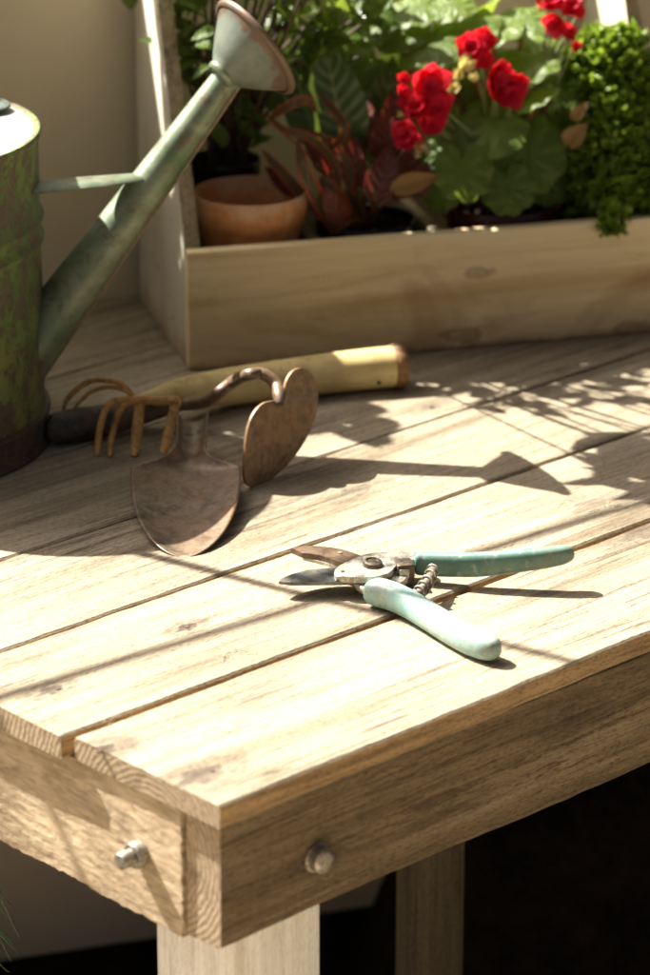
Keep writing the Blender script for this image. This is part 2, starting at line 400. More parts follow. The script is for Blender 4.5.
wall = empty('garden_wall', Vector((A.x, A.y, GZ)), WB, 'beige rendered garden wall behind the bench and planter', 'wall')
obj('wall', bm, M['wall'], wall, 35, world=False)

# ------------------------------------------------------------------ watering can
def can_paint(name, lit=False):
    s = NT(name); v = s.coord((1, 1, .8), loc=(.4, .1, .2)); vo = s.coord()
    a = s.noise(v, 62, 10, .78, .2); b = s.noise(vo, 160, 6, .7); c = s.noise(vo, 9, 5, .6); d = s.noise(s.coord((1, 1, .12)), 60, 5, .6)
    metal = s.ramp(b, [(.3, (.075, .058, .038)), (.55, (.14, .115, .075)), (.75, (.11, .06, .035))])
    green = s.ramp(c, [(.3, (.06, .15, .045)), (.5, (.16, .25, .05)), (.65, (.24, .28, .07)), (.75, (.08, .20, .10))])
    f = s.ramp(a, [(.46, 0.0), (.53, 1.0)]); col = s.mix(s.math('MULTIPLY', f, .8), metal, green)
    col = s.mix(s.ramp(d, [(.58, 0.0), (.72, .5)]), col, (.16, .12, .07))
    col = s.mix(s.ramp(b, [(.62, 0.0), (.70, .6)]), col, (.09, .05, .03))
    n = s.bump(f, .0004, .8); n = s.bump(b, .0004, .7, n)
    return s.fin(col, .62, n, .15)
M['can'] = can_paint('flaking_green_paint')
def pale_paint(name, green=.5):
    s = NT(name); v = s.coord(); a = s.noise(v, 55, 8, .7, .3); b = s.noise(v, 180, 6, .7); c = s.noise(v, 16, 4, .6)
    col = s.ramp(c, [(.35, (.13, .20, .12)), (.5, (.22, .26, .18)), (.66, (.06, .13, .055))])
    col = s.mix(s.ramp(a, [(.50, 0.0), (.62, .8)]), col, (.13, .105, .065)); col = s.mix(s.ramp(b, [(.56, 0.0), (.68, .7)]), col, (.16, .085, .045))
    return s.fin(col, .42, s.bump(b, .0003, .8), .35)
M['spout'] = pale_paint('chalky_green_paint')
s = NT('zinc_lid'); v = s.coord(); a = s.noise(v, 30, 7, .7); b = s.noise(v, 220, 3, .6)
col = s.ramp(a, [(.35, (.42, .45, .42)), (.7, (.60, .62, .57))]); col = s.mix(s.ramp(b, [(.7, 0.0), (.75, .8)]), col, (.13, .08, .05))
M['lid'] = s.fin(col, .5, s.bump(a, .0006, .6), .3)
M['rust'] = rust_metal('orange_rust', (.16, .07, .03), (.26, .10, .035), (.06, .035, .02), .8, .8, .1, 90)
RC = .130; base = Q(46, 437); cc = base+Vector((-RC, 0, 0)); zt = QY(38, 131, cc.y).z
can = empty('watering_can', Vector((cc.x, cc.y, 0)), 0, 'old galvanised watering can with flaking green paint and long spout', 'watering can')
def bead(z, w=.003, h=.003): return [(RC, z-w*1.6), (RC+h*.7, z-w*.7), (RC+h, z), (RC+h*.7, z+w*.7), (RC, z+w*1.6)]
zb = QY(20, 243, cc.y-.06).z
bm = bmesh.new()
prof = [(0, .004), (RC-.004, .004), (RC, .020)] + [(RC, .03), (RC, .07)] + [(RC+.0004, .10)] + bead(zb-.014) + bead(zb+.002) + [(RC, zb+.03), (RC, zt-.004)]
lathe(bm, prof, (cc.x, cc.y, 0), seg=96, wob=.006)
body = obj('body', bm, M['can'], can, 50)
bm = bmesh.new(); lathe(bm, [(RC-.003, 0), (RC+.0048, 0), (RC+.0058, .0018), (RC+.0048, .0035), (RC+.0030, .006), (RC+.0026, .0225), (RC+.0042, .0238), (RC+.0036, .0262), (RC+.0002, .027)], (cc.x, cc.y, 0), seg=96, wob=.006)
obj('base_band', bm, rust_metal('dark_base_band', (.055, .042, .03), (.11, .075, .045), (.028, .02, .016), .3, .6, .3, 70), can, 50)
bm = bmesh.new()   # rolled rim + slightly domed lid with a fill hole towards the far left
lathe(bm, [(RC-.001, zt-.006), (RC+.0018, zt-.004), (RC+.0024, zt-.001), (RC+.0014, zt+.0012), (RC-.001, zt+.0010), (RC-.0035, zt-.0005)], (cc.x, cc.y, 0), seg=96, wob=.006)
obj('rim', bm, M['can'], can, 60)
bm = bmesh.new(); lathe(bm, [(RC-.003, zt-.0004), (RC-.010, zt+.0006), (.07, zt+.004), (.03, zt+.006), (0, zt+.0065)], (cc.x, cc.y, 0), seg=64)
lid = obj('lid', bm, M['lid'], can, 60)
bm = bmesh.new(); hc = QY(4, 119, cc.y+.055); lathe(bm, [(.018, .0), (.024, .0), (.0255, .0012), (.0245, .0024), (.021, .0030), (.0205, .0012), (.0, .0010)], (hc.x-.020, hc.y, zt+.0035), seg=32)
obj('cap', bm, rust_metal('dark_zinc', (.12, .16, .14), (.16, .17, .14), (.06, .08, .07), .2, .5, .5, 60), can, 40)
# top handle, outside the frame on the left
hp = spline([(cc.x-.10, cc.y, zt), (cc.x-.085, cc.y, zt+.035), (cc.x-.05, cc.y, zt+.055), (cc.x-.02, cc.y, zt+.055), (cc.x+.0, cc.y, zt+.02), (cc.x-.0, cc.y+.0, zt+.006)], m=6)
bm = bmesh.new(); tube(bm, hp, [(.009, .0022)]*len(hp), 12, up=Vector((.3, 0, 1))); 
obj('handle', bm, M['spout'], can, 50)
# spout
YS = cc.y-.012
s0 = QY(0, 388, YS); s1 = QY(231, 72, YS+.062); sd = (s1-s0).normalized()
PXM = 2.66/F                                                        # metres per pixel at the can
bm = bmesh.new(); k = 16
sp = [s0.lerp(s1, i/k) for i in range(k+1)]; sr = [(29+(14-29)*i/k)*PXM for i in range(k+1)]
tube(bm, sp, sr, 40)
spout = obj('spout', bm, M['spout'], can, 50)
bm = bmesh.new(); j0 = s1-sd*.006; tube(bm, [j0, j0+sd*.002, j0+sd*.010, j0+sd*.012], [15*PXM, 16.2*PXM, 16.2*PXM, 14.6*PXM], 32)
obj('collar', bm, M['spout'], spout, 50)
seam = [s0.lerp(s1, t)+(sd.cross(Vector((0, 1, 0))).normalized())*((29+(14-29)*t)*PXM+.0006)*(-1) for t in [i/20 for i in range(21)]]
bm = bmesh.new(); tube(bm, seam, .0014, 8); obj('seam', bm, rust_metal('seam_brown', (.24, .19, .12), (.30, .21, .12), (.12, .09, .06), .5, .6, .2, 100), spout, 50)
# rose
s = NT('rusting_rose_paint'); v = s.coord(); a = s.noise(v, 45, 7, .7); b = s.noise(v, 180, 6, .7); c = s.noise(v, 20, 4, .6)
col = s.ramp(a, [(.35, (.11, .14, .11)), (.65, (.19, .215, .17))]); col = s.mix(s.ramp(b, [(.56, 0.0), (.68, .6)]), col, (.20, .15, .10))
cn = s.n('ShaderNodeTexCoord'); sx = s.n('ShaderNodeVectorMath', operation='DOT_PRODUCT'); s.l(cn.outputs['Object'], sx.inputs[0])
dn = (RT*.74+UP*.62+FW*.20).normalized(); dc = QY(257, 46, YS+.070); sx.inputs[1].default_value = dn
dist = s.math('SUBTRACT', sx.outputs['Value'], (dc-Vector((cc.x, cc.y, 0))).dot(dn)-.010)   # rust creeps back from the soldered rim
e = s.math('ADD', s.math('MULTIPLY', dist, 160.0), s.math('MULTIPLY', s.math('SUBTRACT', a, .5), 6.0))
col = s.mix(s.ramp(e, [(.0, 0.0), (.5, .85)]), col, (.13, .07, .04)); M['rose'] = s.fin(col, .5, s.bump(b, .0003, .8), .25)
dn = (RT*.74+UP*.62+FW*.20).normalized(); dc = QY(257, 46, YS+.070); px = PXM
bm = bmesh.new()
lathe(bm, [(0, -50*px), (13*px, -50*px), (14.5*px, -45*px), (22*px, -38*px), (33.5*px, -26*px), (44.5*px, -13*px), (53*px, -3*px), (54.5*px, -2*px)], dc, dn, 56)
rose = obj('rose', bm, M['rose'], can, 50)
bm = bmesh.new(); lathe(bm, [(52.5*px, -6*px), (55*px, -5.5*px), (57*px, -2.2*px), (56.4*px, .5*px), (53*px, .4*px), (40*px, 2*px), (0, 5*px)], dc, dn, 56)
obj('rose_face', bm, M['rose'], rose, 50)
bm = bmesh.new(); lathe(bm, [(13*px, -51*px), (15.6*px, -49*px), (16.4*px, -46*px), (15*px, -43*px)], dc, dn, 40); obj('rose_collar', bm, M['spout'], rose, 50)
# brace
b0 = QY(30, 188, YS); b1 = QY(143, 177, YS+.036)
bd = (b1-b0); by = Vector((0, 1, 0)); bn = bd.cross(by).normalized(); bm = bmesh.new()
tube(bm, [b0-bd*.05, b0+bd*.3, b0+bd*.7, b1-bd*.04, b1], [(.0165, .0028), (.015, .0028), (.0115, .0028), (.009, .0028), (.005, .002)], 12, up=Vector((0, 0, 1)))
obj('brace', bm, M['spout'], can, 50)

# ------------------------------------------------------------------ hand tools
M['dark_handle'] = rust_metal('worn_black_handle', (.07, .065, .06), (.17, .12, .07), (.018, .017, .016), .4, .45, .1, 75, .0016)
M['steel'] = rust_metal('brown_steel', (.22, .175, .125), (.20, .115, .06), (.11, .09, .065), .35, .42, .45, 45, .0002)
M['hoe'] = rust_metal('rusty_hoe_plate', (.23, .15, .08), (.26, .14, .06), (.11, .08, .05), .5, .5, .3, 40, .0003)
M['fork'] = rust_metal('orange_brown_fork', (.60, .38, .13), (.62, .32, .09), (.24, .14, .06), .5, .5, .35, 70, .0003)
s = NT('yellow_cane'); v = s.coord((1, 1, 1)); a = s.noise(s.coord((3, 30, 30)), 2, 6, .6); b = s.noise(v, 130, 6, .7); c = s.noise(v, 25, 4, .6)
col = s.ramp(a, [(.3, (.58, .43, .16)), (.6, (.74, .60, .28))]); col = s.mix(s.ramp(b, [(.60, 0.0), (.70, .8)]), col, (.10, .06, .025)); col = s.mix(s.ramp(c, [(.5, 0.0), (.7, .5)]), col, (.28, .17, .06))
M['cane'] = s.fin(col, .4, s.bump(b, .0002, .6))
M['cane_end'] = rust_metal('cane_collar', (.22, .12, .05), (.30, .15, .05), (.09, .05, .025), .5, .6, .05, 80)

# heart hoe
hoe = empty('hand_hoe', Q(120, 418, 0), 0, 'heart-shaped hand hoe with dark worn handle and swan neck', 'hand hoe')
pts = [Q(50, 429, .0130), Q(52, 429, .0130), Q(58, 428, .0130), Q(80, 424, .0132), Q(110, 419, .0140), Q(140, 412, .0150), Q(165, 407, .0165), Q(180, 404.5, .0172)]
rad = [.006, .0105, .0122, .0126, .0120, .0100, .0072, .0052]
a, b = spline(pts, rad, 6); bm = bmesh.new(); tube(bm, a, b, 28); obj('handle', bm, M['dark_handle'], hoe, 50)
hp0 = Q(251, 487, .0005); ha = R(50); hdir = Vector((math.cos(ha), math.sin(ha), 0)); tilt = Vector((-math.sin(ha), math.cos(ha), 0))*.10+Vector((0, 0, 1)); hn = hdir.cross(tilt).normalized()
zv = QP(280, 397, hp0, hn).z; print('hoe neck z', zv)
NK = [(176, 405, .0175), (195, 403.5, .021), (208, 400, .027), (221, 391, .036), (234, 381, .044), (247, 375, zv+.012), (260, 373.5, zv+.013), (270, 378, zv+.010), (277, 386, zv+.005), (279.5, 396, zv+.001), (280, 404, zv-.003)]
pts = [Q(*q) for q in NK]
rad = [.0048, .0050, .0048, .0046, .0046, .0046, .0045, .0045, .0048, .0052, .0030]
a, b = spline(pts, rad, 6); bm = bmesh.new(); tube(bm, a, b, 20); obj('neck', bm, M['steel'], hoe, 50)
pass; ha = R(50); hdir = Vector((math.cos(ha), math.sin(ha), 0)); tilt = Vector((-math.sin(ha), math.cos(ha), 0))*.10+Vector((0, 0, 1)); hn = hdir.cross(tilt).normalized()
ol = [(279.5, 397), (276, 400), (270, 401), (263, 403), (256, 409), (250, 419), (246, 433), (244, 452), (243, 472), (245, 482), (251, 487), (261, 485), (274, 476), (288, 463), (300, 447), (309, 431), (315, 413), (317, 395), (314, 380), (308, 371), (300, 368), (292, 371), (286, 380), (283, 390)]
op = [QP(x, y, hp0, hn) for x, y in ol]; op = spline(op+[op[0]], m=4)[:-1]
print('hoe pts z', min(p.z for p in op), max(p.z for p in op), 'width', (QP(317, 395, hp0, hn)-QP(243, 472, hp0, hn)).length)
bm = bmesh.new(); plate(bm, op, hn, .0022, .0004); obj('blade', bm, M['hoe'], hoe, 40)

# cultivator fork with yellow handle
fork = empty('hand_fork', Q(260, 390, 0), 0, 'five-tined hand fork with yellow cane handle lying behind the hoe', 'hand fork')
pts = [Q(136, 399, .033), Q(150, 397.5, .030), Q(170, 394, .0255), Q(195, 390.5, .0215), Q(225, 387, .018), Q(260, 382.5, .0165), Q(300, 377, .0165), Q(340, 372, .0165), Q(372, 368.5, .017), Q(392, 366.5, .0172)]
rad = [.0018, .0055, .0095, .0125, .0145, .0152, .0157, .0160, .0163, .0165]
a, b = spline(pts, rad, 6); bm = bmesh.new(); tube(bm, a, b, 32); fh = obj('handle', bm, M['cane'], fork, 50)
bm = bmesh.new(); e0 = Q(390, 366.7, .0170); e1 = Q(404, 365.5, .0166); ed = (e1-e0); tube(bm, [e0, e0+ed*.12, e0+ed*.55, e0+ed*.85, e1, e1-ed*.15], [.0162, .0176, .0180, .0172, .0140, .0100], 32)
obj('end_collar', bm, M['cane_end'], fh, 50)
bm = bmesh.new(); hq = Q(379, 382, .0125); lathe(bm, [(0, 0), (.0019, 0), (.0017, .0006), (0, .0008)], hq+Vector((0, -.0005, -.0005)), (.1, -.95, .1), 12); obj('pin', bm, M['nail'], fh, 50)
def tine(pp, w, th=.0016, tip=.35, up=Vector((0, -.6, .8))):
    bm = bmesh.new(); q = spline([Q(*p) for p in pp], m=7); n = len(q)
    rr = [(w*(1 if i < n*.75 else 1-(1-tip)*((i-n*.75)/(n*.25))**1.5), th*(1 if i < n*.85 else .6)) for i in range(n)]
    rr[-1] = (w*tip*.4, th*.4); tube(bm, q, rr, 12, up=up); return obj('tine', bm, M['fork'], fork, 50)
tine([(135, 399, .036), (128, 392, .042), (118, 388, .044), (106, 387, .043), (93, 391, .038), (81, 400, .031), (71, 413, .021)], .0017, .0019, up=Vector((0, 1, 0.2)))
tine([(133, 396, .038), (121, 384, .048), (107, 380.5, .049), (91, 381, .045), (76, 390, .037), (67, 400, .029), (62.5, 413, .020)], .0022, .0019, up=Vector((0, 1, 0.2)))
tine([(137, 400, .036), (124, 399.5, .037), (112, 402, .036), (105, 411, .031), (100, 427, .020), (98, 441, .010), (97, 456, .0015)], .0026, .0020, up=Vector((0, -1, .1)))
tine([(139, 400.5, .036), (129, 402, .035), (121, 408, .031), (116, 420, .022), (112, 435, .012), (110, 447, .006), (109.5, 457, .0012)], .0026, .0020, up=Vector((0, -1, .1)))
tine([(140, 398, .037), (139.5, 405, .032), (138.5, 415, .025), (137, 428, .017), (135.5, 442, .008), (134, 456, .0012)], .0040, .0016, .45, up=Vector((0, -1, .1)))
tine([(177, 398, .0365), (175, 405, .032), (172.5, 415, .026), (169.5, 428, .018), (166, 442, .010), (163, 454, .004)], .0038, .0016, .55, up=Vector((0, -1, .1)))
bm = bmesh.new(); q = spline([Q(128, 400, .036), Q(140, 398.5, .0372), (Q(158, 399, .0372)), Q(179, 399.5, .0368)], m=5); tube(bm, q, [(.0026, .0024)]*len(q), 12); obj('head_bar', bm, M['fork'], fork, 50)

# trowel: dished blade and open socket
trowel = empty('hand_trowel', Q(184, 520, 0), 0, 'rusty garden trowel blade with open socket lying on the bench', 'trowel')
def trowel_pt(u, v):
    """v 0 at tip .. 1 at socket mouth, u -1..1"""
    tipP = Q(184, 556, .0012); shP = Q(186, 470, .0145); nkP = Q(191.5, 452, .0185); mo = Q(193, 417, .026)
    px = 2.5/F
    if v < .62:
        t = v/.62; c = tipP.lerp(shP, t); w = 57*px*(1-(1-t)**2.4)**.52 if t > 0 else 0
        w *= 1-.0*t; dish = .006*(w/(57*px))**1
        lift = (1-t)*0
    elif v < .74:
        t = (v-.62)/.12; c = shP.lerp(nkP, t); s_ = 1-(1-t)**4.5
        w = 57*px+(15.5*px-57*px)*s_; dish = .006+(.010)*t; lift = 0
    else:
        t = (v-.74)/.26; c = nkP.lerp(mo, t); w = 15*px*(1+.04*t); dish = .016*(1-.0*t); lift = 0
    if v >= .74:
        ang = u*R(100); r = w*.98
        return c+Vector((math.sin(ang)*r, 0, (1-math.cos(ang))*r*.8-.004))
    k = abs(u)**2
    z = c.z+dish*k-.002
    x = c.x+u*w
    y = c.y
    if .50 < v < .74:                                               # shoulders lag towards the handle side
        y += .010*abs(u)*(1-abs((v-.62)/.12) if v < .74 else 0)*0
    return Vector((x, y, z))
bm = bmesh.new(); nu, nv = 28, 90; g = []
for j in range(nv+1):
    # denser rows near the tip
    v = (j/nv)**1.25
    g.append([bm.verts.new(trowel_pt(-1+2*i/nu, max(v, .004))) for i in range(nu+1)])
for j in range(nv):
    for i in range(nu): bm.faces.new((g[j][i], g[j][i+1], g[j+1][i+1], g[j+1][i]))
tb = obj('blade', bm, M['steel'], trowel, 'leaf')
md = tb.modifiers.new('s', 'SOLIDIFY'); md.thickness = .0014; md.offset = 0
s1m = tb.modifiers.new('sm', 'SMOOTH'); s1m.iterations = 4; s1m.factor = .5

# ------------------------------------------------------------------ secateurs
M['bright'] = rust_metal('worn_bright_steel', (.55, .53, .47), (.42, .34, .22), (.30, .27, .21), .15, .38, .75, 120, .0001)
M['blade'] = rust_metal('dark_blade_steel', (.17, .19, .19), (.18, .15, .11), (.08, .09, .09), .15, .33, .8, 70, .00008)
M['hook'] = rust_metal('brown_hook_steel', (.13, .105, .075), (.16, .095, .05), (.06, .05, .04), .35, .42, .6, 70, .0002)
def aqua(name, cols):
    s = NT(name); v = s.coord(); a = s.noise(v, 40, 7, .7); b = s.noise(v, 240, 6, .75); c = s.noise(v, 110, 5, .7)
    col = s.ramp(a, [(.35, cols[0]), (.65, cols[1])]); col = s.mix(s.ramp(c, [(.54, 0.0), (.66, .5)]), col, (.50, .55, .47)); col = s.mix(s.ramp(b, [(.58, 0.0), (.68, .8)]), col, (.12, .11, .08)); g = s.noise(v, 22, 6, .75); col = s.mix(s.ramp(g, [(.50, 0.0), (.66, .5)]), col, (.24, .21, .14)); g2 = s.noise(s.coord((1, 1, 1)), 90, 8, .85, 1.0); col = s.mix(s.ramp(g2, [(.56, 0.0), (.62, .55)]), col, (.15, .15, .11))
    return s.fin(col, .45, s.bump(b, .0002, .6))
M['aqua_dark'] = aqua('teal_dipped_grip', ((.09, .20, .155), (.16, .29, .235)))
M['aqua'] = aqua('worn_aqua_grip', ((.20, .38, .34), (.38, .52, .46)))
sec = empty('secateurs', Q(430, 590, 0), 0, 'open secateurs with worn aqua and teal grips', 'secateurs')
def flat(pl, z, th, mat, name, par=sec, bev=.0004, sm=3, n=Vector((0, 0, 1))):
    p = [Q(x, y, z) for x, y in pl]
    if sm: p = spline(p+[p[0]], m=sm)[:-1]
    bm = bmesh.new(); plate(bm, p, n, th, bev); return obj(name, bm, mat, par, 35)
hk = flat([(291, 550.5), (300, 549), (312, 548.5), (326, 549.5), (342, 552), (356, 556.5), (369, 562), (364, 568), (350, 567), (340, 565), (328, 560.5), (316, 557), (303, 555.5), (297, 553)], .0128, .0040, M['hook'], 'hook_blade')
flat([(303, 556.5), (316, 558), (328, 561.5), (340, 566), (349, 569), (345, 571), (334, 567), (322, 563.5), (310, 560.5), (303, 559)], .0098, .0022, M['bright'], 'hook_edge', hk)
bl = flat([(278.5, 582.5), (286, 578), (297, 574.3), (308, 571.8), (322, 570), (340, 569.2), (358, 572), (366, 578), (362, 583), (345, 583.4), (320, 583.8), (300, 584), (286, 583.8)], .0105, .0024, M['blade'], 'cutting_blade', bev=.0009)
body = flat([(334, 575), (337, 570), (345, 565.5), (356, 560.5), (368, 556.3), (384, 555), (400, 555.5), (416, 553), (424, 556), (420, 562), (404, 564), (396, 568.5), (391, 574), (384, 578), (366, 580), (346, 579.6), (336, 578.4)], .0145, .0042, M['bright'], 'pivot_plate', bev=.0008)
bm = bmesh.new(); lathe(bm, [(0, -.003), (.0066, -.003), (.0068, .0005), (.0062, .0018), (.0046, .0023), (.0042, .0016), (.002, .0018), (0, .0024)], Q(372.5, 563.5, .0180), (.05, -.1, 1), 28); obj('pivot_bolt', bm, M['hook'], body, 40)
bm = bmesh.new(); lathe(bm, [(0, 0), (.0013, 0), (.0013, .0006), (0, .0007)], Q(342.5, 571.5, .0166), (0, 0, 1), 12); obj('rivet', bm, M['nail'], body, 40)
bm = bmesh.new(); lathe(bm, [(0, 0), (.0016, 0), (.0016, .0006), (0, .0008)], Q(340, 552.8, .0149), (0, 0, 1), 12); obj('rivet', bm, M['bright'], hk, 40)
# lower tang, catch block
flat([(352, 580), (372, 577), (392, 577), (404, 574), (408, 580), (392, 590), (372, 592), (360, 590)], .0085, .005, M['bright'], 'lower_tang', bev=.0008)
cb = Q(404, 571, .011); bm = bmesh.new(); box(bm, (-.006, -.007, -.008), (.006, .007, .007), .0012, Matrix.Translation(cb) @ Matrix.Rotation(R(12), 4, 'Z')); ct = obj('catch', bm, M['hook'], sec, 35)
bm = bmesh.new(); box(bm, (-.0033, -.0012, -.0033), (.0033, .0012, .0033), .0006, Matrix.Translation(cb+Vector((0, -.0074, .001))) @ Matrix.Rotation(R(12), 4, 'Z')); obj('catch_button', bm, M['bright'], ct, 35)
def grip(pp, rr, mat, name='grip', seg=28, p=2.6):
    """superelliptic bar; rr = (half width, half height)"""
    pts, rad = spline([Q(*q) for q in pp], rr, 6); bm = bmesh.new(); rings = tube(bm, pts, rad, seg)
    for ring, c, r in zip(rings, pts, rad):
        for v in ring:
            d = v.co-c; L_ = d.length
            if L_ > 1e-6:
                up = Vector((0, 0, 1)); h = d.dot(up)/max(r[1], 1e-6); w = math.sqrt(max(0, L_*L_-(d.dot(up))**2))/max(r[0], 1e-6)
                k = (abs(h)**p+abs(w)**p)**(1/p); 
                if k > 1e-6: v.co = c+d/k
    return obj(name, bm, mat, sec, 60)
grip([(415, 563.5, .0135), (418, 563.6, .0135), (428, 564, .0135), (450, 564.5, .0145), (475, 564.5, .0160), (500, 562.8, .0180), (525, 560, .0205), (545, 557.6, .0225), (562, 554.8, .0242), (570, 553, .025), (573.5, 551.8, .0255)],
     [(.0035, .0062), (.0046, .0078), (.0050, .0084), (.0052, .0086), (.0054, .0086), (.0056, .0083), (.0056, .0078), (.0055, .0074), (.0052, .0066), (.0042, .0052), (.0014, .002)], M['aqua_dark'])
grip([(372, 590, .0105), (374, 591, .0105), (381, 593, .0105), (394, 597, .0105), (410, 604.5, .0105), (430, 616.5, .0102), (450, 629, .0100), (470, 640, .0098), (486, 646.5, .0097), (495, 649.5, .0096), (500, 651, .0095)],
     [(.0060, .0068), (.0088, .0088), (.0094, .0094), (.0090, .0092), (.0084, .0090), (.0083, .0090), (.0086, .0090), (.0090, .0090), (.0088, .0086), (.0066, .0070), (.002, .003)], M['aqua'])
# volute spring
M['spring'] = rust_metal('worn_spring', (.42, .38, .30), (.30, .22, .13), (.16, .13, .10), .3, .42, .7, 150, .0002)
axis = spline([Q(402, 603, .010), Q(411, 600, .0125), Q(420, 592, .0145), (Q(428, 581, .0155)), Q(433.5, 569, .0155)], m=10)
bm = bmesh.new(); tot = len(axis)-1; turns = 8.5; N = 260; pts = []
for i in range(N+1):
    t = i/N; f = t*tot; k = min(int(f), tot-1); p = axis[k].lerp(axis[k+1], f-k); d = (axis[k+1]-axis[k]).normalized()
    s_ = d.cross(Vector((0, 0, 1))).normalized(); u_ = s_.cross(d); r = .0042*(1-.18*abs(2*t-1)**2); a_ = 2*math.pi*turns*t
    pts.append(p+s_*r*math.cos(a_)+u_*r*math.sin(a_))
tube(bm, pts, [(.00095, .00095)]*len(pts), 8); tube(bm, axis, [.0031]*len(axis), 12)
obj('spring', bm, M['spring'], sec, 60)
bm = bmesh.new(); q = [Q(398, 601, .008), Q(408, 603, .008), Q(424, 602, .0075)]; q = spline(q, m=5); tube(bm, q, [(.0028, .0012)]*len(q), 10); obj('spring_seat', bm, M['bright'], sec, 50)

# ------------------------------------------------------------------ planter box
PO = Q(190, 371.5); PE = Q(650, 333); PA = math.atan2(PE.y-PO.y, PE.x-PO.x)
vx = Vector((math.cos(PA), math.sin(PA), 0)); vy = Vector((-math.sin(PA), math.cos(PA), 0))
PD = (Q(128, 300)-PO).dot(vy)-.004
PHt = QP(190, 253, PO, vy).z; gap_w = (W0-PO).dot(wn)
PL = (QP(668, 300, PO, vy)-PO).dot(vx); t_ = .0125
print('planter', math.degrees(PA), 'depth', PD, 'height', PHt, 'len', PL)
def Pl(p): d = p-PO; return (d.dot(vx), d.dot(vy), d.z)
def PW(a, b, z): return PO+vx*a+vy*b+Vector((0, 0, z))
planter = empty('planter_box', Vector((PO.x, PO.y, 0)), PA, 'long cream wooden planter box with sloping tall ends', 'planter')
s = NT('thin_cream_paint'); v = s.coord((3.5, 26, 26)); a = s.noise(v, 1.0, 7, .65, 1.3); b = s.noise(s.coord((14, 260, 260)), 1, 5, .7); c = s.noise(s.coord((1.4, 2, 2)), 6, 5, .6, .5); e = s.noise(s.coord(), 60, 6, .7)
col = s.ramp(a, [(.3, (.62, .44, .20)), (.5, (.86, .70, .40)), (.7, (.88, .77, .53))]); col = s.mix(.3, col, s.ramp(b, [(.35, .75), (.6, 1.05)]), 'MULTIPLY')
col = s.mix(s.ramp(c, [(.55, 0.0), (.72, .6)]), col, (.38, .21, .08))
for (kx, kz, r) in ((Pl(QP(478, 273, PO, vy))[0], Pl(QP(478, 273, PO, vy))[2], .011), (Pl(QP(460, 340, PO, vy))[0], Pl(QP(460, 335, PO, vy))[2], .014), (Pl(QP(632, 330, PO, vy))[0], .006, .012)):
    cn = s.n('ShaderNodeTexCoord'); vv = s.n('ShaderNodeVectorMath', operation='SUBTRACT'); s.l(cn.outputs['Object'], vv.inputs[0]); vv.inputs[1].default_value = (kx, 0, kz)
    mp = s.n('ShaderNodeMapping'); mp.inputs['Scale'].default_value = (.5/r, 1/r, 1.4/r); s.l(vv.outputs[0], mp.inputs['Vector']); ln = s.n('ShaderNodeVectorMath', operation='LENGTH'); s.l(mp.outputs[0], ln.inputs[0])
    dd = s.math('ADD', ln.outputs['Value'], s.math('MULTIPLY', s.math('SUBTRACT', e, .5), 1.3)); col = s.mix(s.ramp(dd, [(.0, .5), (.35, .35), (.5, .6), (.75, .0)]), col, (.22, .10, .035))
sx = s.n('ShaderNodeSeparateXYZ'); cn = s.n('ShaderNodeTexCoord'); s.l(cn.outputs['Object'], sx.inputs[0])
wear = s.math('ADD', s.math('MULTIPLY', sx.outputs['Z'], 40.0), s.math('MULTIPLY', e, .9))
col = s.mix(s.ramp(wear, [(.42, .75), (.72, 0.0)]), col, (.30, .15, .055))
M['planter'] = s.fin(col, .6, s.bump(b, .0003, .6))
s = NT('chipped_white_paint'); e = s.noise(s.coord(), 55, 8, .72, .3); c = s.noise(s.coord((1, 3, 1)), 7, 5, .6)
cn = s.n('ShaderNodeTexCoord'); sx = s.n('ShaderNodeSeparateXYZ'); s.l(cn.outputs['Object'], sx.inputs[0])
wear = s.math('ADD', s.math('MULTIPLY', sx.outputs['Z'], 14.0), s.math('MULTIPLY', c, .8))
col = s.ramp(c, [(.35, (.58, .52, .38)), (.65, (.72, .68, .55))]); col = s.mix(s.ramp(wear, [(.35, .85), (.75, .0)]), col, (.36, .22, .10)); col = s.mix(s.ramp(e, [(.62, 0.0), (.66, .9)]), col, (.32, .22, .12))
M['panel'] = s.fin(col, .6, s.bump(e, .0004, .5))
M['panel_in'] = wood('bare_wood_shade_edge', ((.24, .18, .11), (.40, .32, .21), (.52, .44, .31)), 2, .0004, stain=.4, var=False)
bm = bmesh.new(); box(bm, (-.0006, 0, .0008), (PL, t_, PHt), .0012); obj('front_panel', bm, M['planter'], planter, 35, world=False)
bm = bmesh.new(); box(bm, (t_, PD-t_, .0008), (PL-t_, PD, PHt*.9), .0012); obj('back_panel', bm, M['panel_in'], planter, 35, world=False)
bm = bmesh.new(); box(bm, (t_, t_+.0003, .004), (PL-t_, PD-t_-.0003, .013), .0008); obj('floor_panel', bm, M['panel_in'], planter, 35, world=False)
tl = Pl(QP(155, 0, PO, vx)); bl_ = Pl(QP(183, 249, PO, vx)); print('gable', tl, bl_)
sl = (tl[1]-bl_[1])/(tl[2]-bl_[2])
ZG = .40
Sg = Q(545, 487); 
_h = -((PO-Sg).dot(vx))/(SUN.dot(vx)/abs(SUN.z)); _t = Pl(Sg-SUN*(_h/abs(SUN.z))); print('gable top for shadow tip', _t)
def gable(a0, a1):
    bm = bmesh.new(); pr = [(t_+.0003, .0008), (PD, .0008), (PD, ZG), (t_+sl*(ZG-PHt), ZG), (t_+.0003, PHt+.001)]
    plate(bm, [Vector(((a0+a1)/2, b, z)) for b, z in pr], (1, 0, 0), a1-a0, .0012); return bm
for g_ in ((0, t_), (PL-t_, PL)):
    e_ = obj('end_panel', gable(*g_), M['panel'], planter, 35, world=False); e_.data.materials.append(M['panel_in'])
    for p in e_.data.polygons:
        if abs(p.normal.x) < .5: p.material_index = 1  # bare wood brown on the edges stands in for shade there
